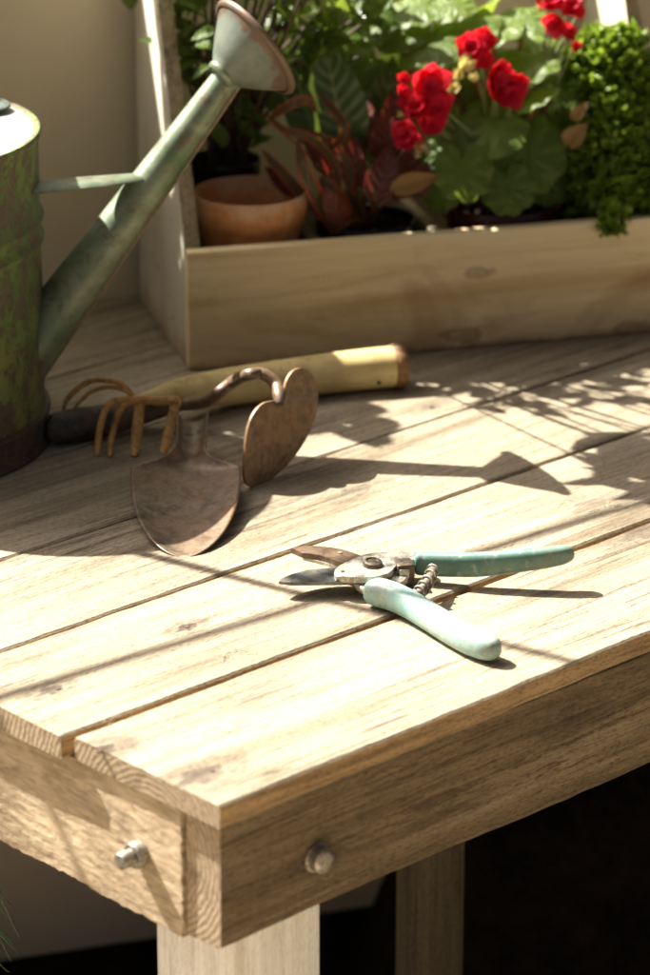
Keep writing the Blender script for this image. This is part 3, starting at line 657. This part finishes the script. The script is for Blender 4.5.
for px_ in (318, 440):
    a = Pl(QP(px_, 228, PW(0, .03, 0), vy))[0]; bm = bmesh.new(); box(bm, (a-.005, t_+.0005, .0135), (a+.005, PD-t_-.0005, PHt-.008), .001); obj('divider', bm, M['panel_in'], planter, 35, world=False)

# ------------------------------------------------------------------ pots
s = NT('terracotta'); v = s.coord(); a = s.noise(v, 40, 7, .7); b = s.noise(v, 150, 6, .7); c = s.noise(s.coord((1, 1, 3)), 24, 5, .6)
col = s.ramp(a, [(.3, (.50, .19, .06)), (.6, (.70, .33, .12))]); col = s.mix(s.ramp(c, [(.56, 0.0), (.72, .5)]), col, (.55, .36, .24)); col = s.mix(s.ramp(b, [(.62, 0.0), (.7, .6)]), col, (.20, .07, .03))
cn = s.n('ShaderNodeTexCoord'); sx = s.n('ShaderNodeSeparateXYZ'); s.l(cn.outputs['Object'], sx.inputs[0])
lime = s.math('ADD', s.math('MULTIPLY', s.math('SUBTRACT', sx.outputs['Z'], .098), 60.0), s.math('MULTIPLY', s.math('SUBTRACT', a, .5), 5.0)); col = s.mix(s.ramp(lime, [(.0, 0.0), (1.0, .6)]), col, (.66, .50, .38))
M['terra'] = s.fin(col, .5, s.bump(b, .0004, .6))
pc = PW(0, .066, 0); pz = QP(250, 199, pc, vy); pr = 58.5*2.79/F
print('pot', pz, pr)
pot = empty('terracotta_pot', Vector((pz.x, pz.y, .0135)), 0, 'empty shallow terracotta pot in the left end of the planter', 'flower pot')
bm = bmesh.new(); zt2 = pz.z+.007; r = pr
lathe(bm, [(0, .0137), (r*.70, .0137), (r*.73, .016), (r*.83, zt2-.040), (r*.93, zt2-.026), (r*.975, zt2-.018), (r*1.0, zt2-.013), (r*1.0, zt2-.003), (r*.985, zt2), (r*.945, zt2), (r*.925, zt2-.004), (r*.90, zt2-.02), (r*.80, zt2-.045), (r*.70, .022), (0, .021)], (pz.x, pz.y, 0), seg=64, wob=.004)
obj('bowl', bm, M['terra'], pot, 45)
def plastic(name, c): s = NT(name); return s.fin(c, .25, None, 0, .5)
M['blackpot'] = plastic('black_plastic', (.008, .008, .008)); M['maroonpot'] = plastic('maroon_plastic', (.07, .012, .012))
s = NT('potting_mix'); a = s.noise(s.coord(), 160, 8, .75); M['soil'] = s.fin(s.ramp(a, [(.35, (.010, .006, .004)), (.7, (.06, .03, .018))]), .95, s.bump(a, .004, 1), spec=.1)
def plastic_pot(a, b, zr, r, mat, label):
    c = PW(a, b, 0); t = empty('nursery_pot', Vector((c.x, c.y, .0135)), 0, label, 'plant pot')
    bm = bmesh.new(); lathe(bm, [(0, .0137), (r*.78, .0137), (r*.80, .016), (r*.93, zr-.014), (r*.99, zr-.012), (r, zr-.001), (r*.985, zr), (r*.94, zr-.001), (r*.90, zr-.015), (0, zr-.016)], (c.x, c.y, 0), seg=48)
    obj('pot', bm, mat, t, 45)
    bm = bmesh.new(); n = 26; 
    for ring in range(6):
        pass
    vs = [[bm.verts.new((c.x+r*.91*i/7*math.cos(2*math.pi*k/n), c.y+r*.91*i/7*math.sin(2*math.pi*k/n), zr-.009+.0035*nz((i*1.3+k*.9, k*.7, a*50), 1, 4))) for k in range(n)] for i in range(1, 8)]
    bm.faces.new(vs[0]); 
    for q, w in zip(vs, vs[1:]):
        for k in range(n): bm.faces.new((q[k], q[(k+1) % n], w[(k+1) % n], w[k]))
    for k in range(90):
        ang = random.uniform(0, 6.28); rr = r*.85*random.random()**.5; p = Vector((c.x+rr*math.cos(ang), c.y+rr*math.sin(ang), zr-.006)); d = Vector((random.uniform(-1, 1), random.uniform(-1, 1), random.uniform(-.3, .5))).normalized()
        tube(bm, [p-d*.004, p, p+d*.004], [.0006, .0017, .0006], 5)
    obj('soil', bm, M['soil'], t, 'leaf'); return Vector((c.x, c.y, zr-.008))
def ab(px, py, b): q = Pl(QP(px, py, PW(0, b, 0), vy)); return q
q = ab(228, 168, .118); dark_c = plastic_pot(q[0]+.004, .1495, q[2], .0305, M['blackpot'], 'glossy black nursery pot of bark behind the terracotta pot')
q = ab(366, 205, .075); red_c = plastic_pot(q[0], .075, PHt-.004, .042, M['blackpot'], 'black nursery pot holding the red-edged plant')
q = ab(505, 213, .062); beg_c = plastic_pot(q[0], .070, PHt+.004, .050, M['maroonpot'], 'maroon nursery pot under the red-flowered begonia')
q = ab(608, 205, .075); par_c = plastic_pot(q[0], .078, PHt-.002, .044, M['blackpot'], 'black nursery pot under the curly parsley')

# ------------------------------------------------------------------ foliage
def leafmat(name, c0, c1, vein=None, edge=None, rough=.38, trans=.28, under=None, veins=6.0, curved=True, tc=None):
    s = NT(name)
    at = s.n('ShaderNodeAttribute', attribute_name='bv'); sp_ = s.n('ShaderNodeSeparateColor'); s.l(at.outputs['Color'], sp_.inputs[0])
    uv = s.n('ShaderNodeAttribute', attribute_name='luv'); su = s.n('ShaderNodeSeparateXYZ'); s.l(uv.outputs['Vector'], su.inputs[0])
    nse = s.noise(s.coord(), 60, 5, .6)
    col = s.mix(s.math('ADD', s.math('MULTIPLY', sp_.outputs[0], .7), s.math('MULTIPLY', nse, .4), True), c0, c1)
    u = s.math('ABSOLUTE', su.outputs['X']); h = None
    if vein:
        mid = s.math('LESS_THAN', u, .05)
        w = s.math('FRACT', s.math('SUBTRACT', s.math('MULTIPLY', su.outputs['Y'], veins), s.math('MULTIPLY', u, 1.6)))
        side = s.math('MULTIPLY', s.math('LESS_THAN', w, .10), .45)
        fac = s.math('MAXIMUM', mid, side); col = s.mix(s.math('MULTIPLY', fac, .8), col, vein)
        h = s.math('SINE', s.math('MULTIPLY', w, 6.28))
    if edge:
        e = s.math('ADD', u, s.math('MULTIPLY', s.math('SUBTRACT', nse, .5), .6)); col = s.mix(s.ramp(e, [(.55, 0.0), (.85, 1.0)]), col, edge)
    s.l(col, s.b.inputs['Base Color']); s.b.inputs['Roughness'].default_value = rough
    if h is not None: s.l(s.bump(h, .0006, .6), s.b.inputs['Normal'])
    tr = s.n('ShaderNodeBsdfTranslucent'); hs = s.mix(.65, col, tc or (.42, .56, .05)) ; s.l(hs, tr.inputs['Color'])
    mx = s.n('ShaderNodeMixShader'); mx.inputs[0].default_value = trans; s.l(s.b.outputs[0], mx.inputs[1]); s.l(tr.outputs[0], mx.inputs[2]); s.l(mx.outputs[0], s.out.inputs[0])
    return s.m
def leaf_bm():
    bm = bmesh.new(); return bm, bm.verts.layers.float_color.new('bv'), bm.verts.layers.float_vector.new('luv')
def add_leaf(L, base, d, nrm, length, width, shape='ovate', fold=.15, droop=.25, nu=6, nv=9, ruffle=0.0, tint=None):
    """base point, direction of midrib, face normal"""
    bm, lc, lu = L; d = Vector(d).normalized(); n = Vector(nrm); n = (n-d*n.dot(d)); n = n.normalized() if n.length > 1e-5 else d.orthogonal().normalized()
    s = d.cross(n).normalized(); t0 = random.random() if tint is None else tint; ph = random.uniform(0, 6.28); rows = []
    for j in range(nv+1):
        v = j/nv
        if shape == 'ovate': w = math.sin(math.pi*min(1, v**.75))**.85 if 0 < v < 1 else 0
        elif shape == 'strap': w = min(1, (v*5)**.6)*min(1, ((1-v)*3.2)**.55)
        elif shape == 'spoon': w = (.35+.65*v)*min(1, ((1-v)*4)**.5)
        else: w = math.sin(math.pi*v)**.7 if 0 < v < 1 else 0
        w = max(w, .02); row = []
        for i in range(nu+1):
            u = -1+2*i/nu
            p = Vector(base)+d*(length*v)+s*(u*w*width/2)+n*(abs(u)*w*width*fold-droop*length*v*v)
            if ruffle: p += n*(ruffle*length*math.sin(v*17+u*2+ph)*abs(u)**1.5)
            x = bm.verts.new(p); x[lc] = (t0, t0, t0, 1); x[lu] = (u, v, 0); row.append(x)
        rows.append(row)
    for a, b in zip(rows, rows[1:]):
        for i in range(nu): bm.faces.new((a[i], a[i+1], b[i+1], b[i]))
def add_round(L, centre, nrm, r, lobes=7, cup=.18, tint=None, notch=True, upv=Vector((0, 0, 1))):
    """round scalloped begonia leaf with radiating veins; uv: x = pattern angle, y = radius"""
    bm, lc, lu = L; n = Vector(nrm).normalized(); s = n.cross(upv).normalized(); u = s.cross(n).normalized(); t0 = random.random() if tint is None else tint
    N, Rr = 56, 7; rings = []; ph = random.uniform(0, 6.28)
    for j in range(1, Rr+1):
        f = j/Rr; ring = []
        for k in range(N):
            a = 2*math.pi*k/N; e = 1+.055*abs(math.sin(a*lobes/2+ph))*2*f-.05*f
            if notch: dd = abs((a-math.pi*.5+math.pi) % (2*math.pi)-math.pi); e *= 1-.55*math.exp(-(dd/.16)**2)*f
            rr = r*f*e; p = Vector(centre)+s*rr*math.cos(a)+u*rr*math.sin(a)+n*(-cup*r*f*f+.05*r*math.sin(a*lobes+ph)*f*f+.04*r*math.sin(a*2+ph*2)*f)
            x = bm.verts.new(p); x[lc] = (t0, t0, t0, 1); x[lu] = (.12+.5*abs(math.sin(a*4.5+ph)), f, 0); ring.append(x)
        rings.append(ring)
    c = bm.verts.new(centre); c[lc] = (t0, t0, t0, 1); c[lu] = (.3, 0, 0)
    for k in range(N): bm.faces.new((c, rings[0][k], rings[0][(k+1) % N]))
    for a, b in zip(rings, rings[1:]):
        for k in range(N): bm.faces.new((a[k], b[k], b[(k+1) % N], a[(k+1) % N]))
def stem_to(bm, a, b, r=.0016, bend=.2):
    a, b = Vector(a), Vector(b); m = a.lerp(b, .5)+Vector((random.uniform(-.2, .2), random.uniform(-.2, .2), bend))*(b-a).length*.35
    q = spline([a, m, b], m=5); tube(bm, q, [r*1.2]*(len(q)-1)+[r*.8], 6)
M['lf_beg'] = leafmat('begonia_leaf', (.055, .12, .018), (.15, .22, .03), (.22, .28, .07), rough=.5, trans=.42, veins=2.0)
M['lf_par'] = leafmat('parsley_leaf', (.09, .18, .012), (.24, .36, .03), rough=.35, trans=.4)
M['lf_red'] = leafmat('red_edged_leaf', (.035, .06, .02), (.08, .08, .03), (.18, .09, .04), (.42, .05, .025), rough=.3, trans=.2, tc=(.5, .06, .02))
M['lf_maroon'] = leafmat('maroon_leaf', (.09, .02, .015), (.17, .04, .025), (.16, .05, .03), rough=.35, trans=.25, tc=(.4, .04, .02))
M['lf_big'] = leafmat('broad_leaf', (.04, .09, .03), (.07, .13, .045), (.20, .28, .11), rough=.33, trans=.22, veins=9)
M['lf_back'] = leafmat('bushy_leaf', (.05, .10, .02), (.13, .20, .035), (.14, .2, .06), rough=.25, trans=.36)
M['petal'] = leafmat('red_petal', (.45, .005, .02), (.78, .03, .09), rough=.4, trans=.35, tc=(.9, .03, .03))
M['bud'] = leafmat('pale_bud', (.5, .45, .16), (.6, .5, .25), rough=.4, trans=.3, tc=(.9, .8, .2))
M['stem'] = NT('green_stem').fin((.16, .20, .07), .5); M['stem_red'] = NT('russet_stem').fin((.20, .08, .03), .5); M['stem_brown'] = NT('brown_stem').fin((.07, .045, .025), .7)
camv = Vector((0, -1, .35)).normalized()
def rn(base, sp=.5): return (Vector(base)+Vector((random.uniform(-sp, sp), random.uniform(-sp, sp), random.uniform(-sp, sp)))).normalized()
def PB(px, py, b): return QP(px, py, PW(0, b, 0), vy)               # point at depth b inside the planter

# --- red-flowered begonia
beg = empty('begonia_plant', beg_c, 0, 'begonia with round scalloped leaves and clusters of red flowers', 'plant')
L = leaf_bm(); SB = bmesh.new()
spec = [(464, 172, .018, 30, camv, .5), (508, 189, .014, 27, camv, .3), (528, 152, .030, 42, (.1, -1, .5), .4), (548, 176, .040, 30, (.4, -1, .4), .2), (440, 190, .035, 22, (-.4, -1, .4), .3),
        (494, 128, .035, 34, (-.1, -.6, 1), .6), (455, 128, .05, 30, (-.3, -.8, .8), .4), (425, 170, .05, 26, (-.5, -1, .3), .2), (560, 130, .06, 30, (.4, -.8, .8), .3),
        (529, 60, .065, 34, (-.2, -.25, 1), .9), (556, 85, .07, 26, (-.1, -.3, 1), .6), (500, 100, .07, 34, (-.1, -.4, 1), .5), (430, 45, .08, 34, (-.2, -.35, 1), .6), (465, 25, .09, 36, (-.2, -.3, 1), .8), (495, 30, .085, 30, (-.3, -.25, 1), .9), (400, 30, .10, 30, (-.3, -.5, 1), .5),
        (525, 20, .09, 30, (0, -.4, 1), .5), (480, 70, .10, 40, (0, -.8, .8), .3), (440, 85, .10, 34, (0, -.9, .6), .3), (545, 115, .10, 36, (.2, -.9, .6), .3), (572, 160, .09, 28, (.3, -.9, .5), .2), (410, 110, .11, 34, (-.2, -.9, .5), .2), (500, 150, .09, 34, (0, -1, .3), .2),
        (545, 42, .10, 30, (.3, -.2, 1), .9), (510, 52, .11, 34, (-.5, .2, 1), .8), (462, 55, .11, 30, (-.6, .3, 1), .9), (425, 70, .10, 30, (-.6, .1, .8), .7), (480, 12, .12, 30, (-.7, .4, .8), 1.), (405, 60, .11, 26, (-.6, .2, .8), .8), (535, 95, .05, 26, (-.5, -.2, 1), .9), (585, 110, .10, 26, (.2, -.2, 1), .6), (385, 25, .11, 26, (-.3, -.5, 1), .9), (415, 8, .11, 30, (-.3, -.5, 1), .9), (450, 5, .10, 26, (-.2, -.3, 1), 1.0)]
for (x, y, b, rp, nn, tn) in spec:
    c = PB(x, y, b); r = rp*2.8/F; add_round(L, c, rn(nn, .12), r, random.choice((7, 8, 9)), random.uniform(.1, .25), tn, upv=rn((0, 0, 1), .3)); stem_to(SB, beg_c+Vector((random.uniform(-.02, .02), random.uniform(-.015, .015), 0)), c-Vector(nn).normalized()*.002, .0017)
obj('foliage', L[0], M['lf_beg'], beg, 'leaf'); obj('stems', SB, M['stem_red'], beg, 60)
def flower(parent, c, r, n=5):
    L = leaf_bm(); ax = rn((0, -1, .4), .6)
    for k in range(n*2):
        a = 2*math.pi*k/n+random.uniform(-.3, .3); o = ax.orthogonal().normalized(); o = Quaternion(ax, a) @ o; ins = .3 if k < n else .75
        d = (o+ax*ins).normalized(); add_leaf(L, Vector(c)+ax*(.002 if k >= n else 0), d, ax-o*.3, r*random.uniform(.85, 1.1)*(1 if k < n else .7), r*random.uniform(.9, 1.15), 'ovate', .12, -.25, 5, 6, .05)
    return obj('flower', L[0], M['petal'], parent, 'leaf')
fl = [(427, 84, .03, 20), (436, 103, .028, 17), (418, 108, .03, 16), (431, 122, .032, 14), (408, 135, .022, 15), (403, 92, .035, 8), (415, 142, .025, 9), (404, 78, .04, 7), (471, 47, .04, 15), (486, 40, .045, 13), (482, 58, .045, 11), (497, 75, .035, 17), (510, 92, .033, 15), (495, 93, .033, 14), (516, 82, .035, 13),
      (548, 2, .06, 16), (570, 6, .06, 14), (557, 22, .058, 13), (566, 34, .058, 10), (575, 46, .058, 6), (580, 10, .06, 8)]
FS = bmesh.new()
for (x, y, b, rp) in fl:
    c = PB(x, y, b); flower(beg, c, rp*2.75/F*1.35); stem_to(FS, beg_c+Vector((random.uniform(-.02, .02), .0, .01)), c, .0009, .1)
obj('flower_stalks', FS, M['stem'], beg, 60)
for (x, y, b, rp) in ((463, 70, .03, 8), (459, 80, .03, 6), (452, 92, .03, 6), (418, 150, .022, 5), (417, 158, .022, 4), (475, 82, .03, 5), (400, 118, .03, 4), (540, 12, .055, 6)):
    c = PB(x, y, b); L = leaf_bm()
    for k in range(4): add_leaf(L, c, rn((0, -.2, 1), .7), rn(camv, .5), rp*2.2*2.75/F, rp*1.4*2.75/F, 'ovate', .25, .1, 4, 5)
    obj('bud', L[0], M['bud'], beg, 'leaf')

# --- curly parsley
par = empty('parsley_plant', par_c, 0, 'bright green curly parsley trailing over the planter edge', 'plant')
L = leaf_bm(); SB = bmesh.new()
blobs = [(612, 60, .075, 36), (635, 85, .07, 34), (590, 85, .07, 26), (650, 120, .06, 34), (612, 115, .055, 32), (600, 150, .045, 36), (635, 160, .04, 36), (570, 175, .05, 24), (582, 195, .04, 22), (612, 190, .02, 24), (645, 190, .03, 26), (612, 215, .000, 13), (611, 228, -.006, 8), (665, 90, .08, 34), (670, 150, .06, 36), (578, 60, .08, 16), (628, 40, .085, 16), (640, 206, .02, 14), (690, 120, .07, 36), (690, 180, .05, 30)]
for (x, y, b, rp) in blobs:
    c = PB(x, y, b); rr = rp*2.8/F; stem_to(SB, par_c, c, .0010)
    for k in range(int(5.2*rp*rp/18)):
        o = Vector((random.gauss(0, 1), random.gauss(0, 1), random.gauss(0, 1))).normalized()*(random.random()**.45)
        p = c+Vector((o.x*rr, o.y*rr*.8, o.z*rr)); ax = (o+Vector((0, -.1, .5))+Vector((random.uniform(-.5, .5), random.uniform(-.5, .5), random.uniform(-.5, .5)))).normalized(); tn = random.random()
        for q in range(3):
            d = rn(ax, .9); add_leaf(L, p, d, rn((0, -.3, 1), .6), random.uniform(.0035, .011), random.uniform(.003, .008), 'ovate', random.uniform(-.5, .7), random.uniform(-.5, .6), 3, 4, .28, tint=tn)
obj('foliage', L[0], M['lf_par'], par, 'leaf'); obj('stems', SB, M['stem'], par, 60)

# --- red-edged plant
red = empty('red_leaved_plant', red_c, 0, 'dark plant with long red-edged twisting leaves', 'plant')
L = leaf_bm(); SB = bmesh.new()
for (pts, w) in (([(335, 232, .04), (318, 200, .035), (303, 165, .03), (297, 140, .035)], 15), ([(350, 215, .05), (330, 190, .045), (322, 175, .05)], 18), ([(335, 225, .05), (310, 205, .05), (280, 170, .06), (262, 150, .07)], 12),
                 ([(340, 215, .06), (335, 165, .06), (310, 138, .05), (285, 130, .05), (268, 115, .06)], 9), ([(345, 210, .06), (350, 170, .06), (330, 140, .06), (300, 130, .05)], 8), ([(268, 120, .07), (290, 105, .05), (308, 100, .05), (316, 112, .055)], 10), ([(330, 150, .06), (345, 130, .05), (330, 105, .06), (318, 92, .07)], 9)):
    q = spline([PB(*p) for p in pts], m=6); n = len(q); bm, lc, lu = L; rows = []; t0 = random.random()
    for i, p in enumerate(q):
        t = i/(n-1); d = (q[min(i+1, n-1)]-q[max(i-1, 0)]).normalized(); s_ = d.cross(camv).normalized(); wd = w*2.8/F*max(.05, math.sin(math.pi*min(1, t*.9+.1))**.7)
        row = []
        for k in range(5):
            u = -1+k/2; x = bm.verts.new(p+s_*u*wd/2+camv*abs(u)*wd*.25*math.sin(t*5)); x[lc] = (t0, t0, t0, 1); x[lu] = (u, t, 0); row.append(x)
        rows.append(row)
    for a, b in zip(rows, rows[1:]):
        for k in range(4): bm.faces.new((a[k], a[k+1], b[k+1], b[k]))
    stem_to(SB, red_c, q[0], .0012)
obj('long_leaves', L[0], M['lf_red'], red, 'leaf')
L = leaf_bm()
for (x, y, b, d, l, w) in ((375, 205, .04, (.1, -.1, 1), 60, 34), (395, 200, .05, (.3, 0, 1), 62, 34), (355, 190, .06, (-.2, 0, 1), 56, 28), (385, 165, .07, (.1, 0, 1), 58, 36), (410, 195, .035, (.4, -.2, .8), 40, 30), (365, 150, .08, (-.1, 0, 1), 50, 30), (345, 225, .03, (-.5, -.2, .8), 48, 24), (330, 175, .07, (-.4, 0, .8), 50, 24), (300, 195, .08, (-.6, 0, .7), 46, 20), (392, 135, .09, (.2, 0, 1), 44, 30)):
    p = PB(x, y, b); add_leaf(L, p, rn(d, .15), rn(camv, .35), l*2.8/F, w*2.8/F, 'ovate', .2, random.uniform(0, .4), 6, 9, .04); stem_to(SB, red_c, p, .0013)
obj('maroon_leaves', L[0], M['lf_maroon'], red, 'leaf'); obj('stems', SB, M['stem_red'], red, 60)
# yellowing leaves at the soil
L = leaf_bm()
for (x, y, b, d, l, w) in ((390, 190, .025, (.9, -.2, .35), 50, 22), (565, 145, .03, (.5, -.3, .6), 30, 22), (572, 120, .03, (.6, -.2, .8), 22, 14)):
    add_leaf(L, PB(x, y, b), d, camv, l*2.8/F, w*2.8/F, 'ovate', .2, .4, 6, 8, .03)
obj('dry_leaves', L[0], leafmat('dry_leaf', (.22, .14, .05), (.36, .20, .06), (.3, .2, .1), rough=.5, trans=.3, tc=(.8, .4, .05)), beg, 'leaf')

# --- broad leaf plant
big = empty('broad_leaved_plant', red_c+Vector((-.005, .03, 0)), 0, 'plant with tall broad dark leaves and pale midribs', 'plant')
L = leaf_bm(); SB = bmesh.new()
for (x, y, b, d, l, w, tn, nn) in ((348, 158, .085, (-.20, .02, 1), 122, 60, .6, camv), (320, 150, .10, (-.35, .05, 1), 100, 44, .2, (-.3, -1, .4)), (370, 165, .10, (.25, .1, 1), 115, 50, .2, (.3, -1, .4)), (345, 120, .12, (.05, .1, 1), 120, 60, .3, camv), (300, 120, .12, (-.2, .1, 1), 120, 50, .2, camv), (392, 130, .12, (.1, .1, 1), 110, 50, .2, camv)):
    p = PB(x, y, b); add_leaf(L, p, d, nn, l*2.85/F, w*2.85/F, 'ovate', .10, .12, 8, 14, .015, tn); stem_to(SB, big.location, p, .002)
obj('foliage', L[0], M['lf_big'], big, 'leaf'); obj('stems', SB, M['stem'], big, 60)

# --- bushy green plant in the black pot
bush = empty('leafy_bush', dark_c, 0, 'bushy green plant with glossy leaves behind the watering can rose', 'plant')
L = leaf_bm(); SB = bmesh.new()
rb = random.Random(21)
tips = []
for k in range(34):
    x = rb.uniform(172, 365); y = rb.uniform(-60, 70 if x > 215 else 30); b = rb.uniform(.05, .135)
    tips.append((x, y, b))
for k in range(60): tips.append((rb.uniform(215, 400), rb.uniform(-330, -90), rb.uniform(-.09, .03)))  # tips added above the view, leaning forward to shade the bench boards
for (x, y, b) in ((200, 40, .10), (210, 55, .10), (190, 20, .12), (232, 100, .11), (262, 120, .12), (240, 130, .12), (275, 70, .1), (300, 40, .09), (330, 20, .09), (365, 12, .09), (390, 5, .10), (180, 60, .13), (205, 90, .13)): tips.append((x, y, b))
for (x, y, b) in tips:
    c = PB(x, y, b); root = dark_c+Vector((rb.uniform(-.015, .015), rb.uniform(-.015, .015), 0))
    if y > -70 or rb.random() < .22: stem_to(SB, root, c, .0011)
    for q in range(rb.choice((4, 5, 6))):
        d = Vector((rb.uniform(-1, 1), rb.uniform(-.8, .4), rb.uniform(-.3, .9))).normalized(); p = c+Vector((rb.uniform(-.015, .015), rb.uniform(-.012, .012), rb.uniform(-.02, .015)))
        ln = (rb.uniform(22, 40) if y > -60 else rb.uniform(50, 82))*2.85/F; add_leaf(L, p, d, Vector((rb.uniform(-.6, .4), rb.uniform(-.8, .2), 1)), ln, ln*rb.uniform(.42, .6), 'ovate', rb.uniform(.05, .3), rb.uniform(.1, .5), 4, 7, .02, rb.random())
obj('foliage', L[0], M['lf_back'], bush, 'leaf'); obj('stems', SB, M['stem_brown'], bush, 60)

# --- trailing vine on the wall, its lowest leaf in the top of the frame
vp = W0+wx*0.0+wn*.02; vp.z = WH+.02
vine = empty('wall_vine', vp, 0, 'green vine leaf hanging at the top of the wall, with added unseen leaves', 'vine')
L = leaf_bm(); SB = bmesh.new(); lp = QP(127, -4, W0+wn*.03, wn); q = spline([vp+wx*(-.26)+Vector((0, .03, -.018)), vp+wx*(-.1)+Vector((0, 0, .01)), vp, lp+Vector((.004, 0, .05)), lp+Vector((.001, 0, .012))], m=6); tube(SB, q, [.0012]*len(q), 6)
add_leaf(L, lp+Vector((.001, 0, .010)), (.1, -.1, -1), camv, .022, .016, 'ovate', .1, .1); 
rv = random.Random(5)
for k in range(26):  # unseen leaf clump added on the wall to shade the planter's end panel
    e = vp+wx*rv.uniform(-.36, -.17)+Vector((0, rv.uniform(-.03, .05), rv.uniform(.0, .10))); q = spline([vp+wx*(-.26)+Vector((0, .03, -.018)), e+Vector((0, 0, .04)), e], m=5); tube(SB, q, [.0012]*len(q), 5)
    for m_ in range(9): add_leaf(L, q[rv.randrange(1, len(q))]+Vector((rv.uniform(-.02, .02), rv.uniform(-.02, .02), rv.uniform(-.02, .02))), rn((0, -.1, .1), .9), rn((-.6, .3, .8), .4), .048, .034)
obj('foliage', L[0], M['lf_back'], vine, 'leaf'); obj('stem', SB, M['stem_brown'], vine, 60)

# --- grassy plant on the ground at the lower left
gp = QY(-45, 985, 2.15); gp = Vector((gp.x, gp.y, GZ)); gr = empty('spiky_plant', gp, 0, 'dark spiky plant at the lower left under the bench', 'plant')
L = leaf_bm()
for k, (x, y) in enumerate(((12, 905), (12, 924), (20, 938), (16, 950), (12, 962), (22, 955), (2, 892), (5, 915), (-10, 900), (-30, 890), (-40, 910), (10, 972), (-5, 945))):
    e = QY(x, y, 2.15+random.uniform(-.03, .03)); b0_ = Vector((gp.x+random.uniform(-.02, .01), gp.y+random.uniform(-.02, .02), GZ+.02)); m_ = Vector((b0_.x+(e.x-b0_.x)*.35, b0_.y, e.z+random.uniform(.0, .02)))
    q = spline([b0_, m_, e], m=8); n = len(q); bm, lc, lu = L; rows = []
    for i, p in enumerate(q):
        t = i/(n-1); wd = .007*(1-t)**.6+.0003; row = []
        for kk in range(3):
            u = kk-1; v_ = bm.verts.new(p+Vector((0, -.4, 1)).normalized()*u*wd/2+Vector((0, -.3*abs(u)*wd, 0))); v_[lc] = (.4, .4, .4, 1); v_[lu] = (u, t, 0); row.append(v_)
        rows.append(row)
    for a, b in zip(rows, rows[1:]):
        for kk in range(2): bm.faces.new((a[kk], a[kk+1], b[kk+1], b[kk]))
obj('foliage', L[0], leafmat('spiky_leaf', (.03, .09, .04), (.06, .14, .06), rough=.35, trans=.15), gr, 'leaf')

# ------------------------------------------------------------------ sun, sky
# --- unseen thin canes added beyond the left end to cast two streak shadows
def line_at(p, h): return Vector((p.x, p.y, p.z))-SUN*(h/abs(SUN.z))
hh = .80; ta = line_at(Q(-20, 703), hh); tb_ = line_at(Q(660, 497), hh); td = (tb_-ta)
vb = line_at(Q(330, 601), hh)
tre = empty('shadow_canes', Vector((vb.x, vb.y, GZ)), 0, 'thin canes added out of view to cast streak shadows', 'plant support')
bm = bmesh.new(); tube(bm, [Vector((vb.x, vb.y, GZ)), Vector((vb.x, vb.y, .4)), Vector((vb.x, vb.y, 1.15))], [.0055, .0055, .005], 12); obj('upright', bm, M['stem_brown'], tre, 50)
bm = bmesh.new(); tube(bm, [ta-td*.1, ta+td*.3, ta+td*.7, tb_], [.0045]*4, 12); obj('crossbar', bm, M['stem_brown'], tre, 50)
print('cane_rods', vb, ta, tb_)

sl_ = bpy.data.lights.new('sun', 'SUN'); sl_.energy = 5.0; sl_.angle = R(.5); sl_.color = (1, .945, .865)
so = bpy.data.objects.new('sun', sl_); C.objects.link(so); so.rotation_euler = SUN.to_track_quat('-Z', 'Y').to_euler()
w = bpy.data.worlds.new('World'); bpy.context.scene.world = w; w.use_nodes = True
nt = w.node_tree; bg = nt.nodes['Background']; sk = nt.nodes.new('ShaderNodeTexSky'); sk.sky_type = 'NISHITA'; sk.sun_disc = False
sk.sun_elevation = math.asin(-SUN.z); sk.sun_rotation = math.atan2(-SUN.x, -SUN.y); sk.air_density = .1; sk.dust_density = 8; sk.ozone_density = 0.0
nt.links.new(sk.outputs[0], bg.inputs[0]); bg.inputs[1].default_value = .047

cd = bpy.data.cameras.new('camera'); co = bpy.data.objects.new('camera', cd); C.objects.link(co); bpy.context.scene.camera = co
co.location = CAM; co.rotation_euler = (math.pi/2-TH, 0, 0)
cd.sensor_fit = 'VERTICAL'; cd.sensor_height = 36; cd.sensor_width = 24; cd.lens = 36*F/975; cd.clip_start = .05; cd.clip_end = 200
cd.dof.use_dof = True; cd.dof.focus_distance = 2.37; cd.dof.aperture_fstop = cd.lens/1000/.0195
sc = bpy.context.scene; sc.render.engine = 'CYCLES'
sc.view_settings.view_transform = 'Standard'; sc.view_settings.look = 'None'; sc.view_settings.gamma = 1; sc.view_settings.exposure = 1.82
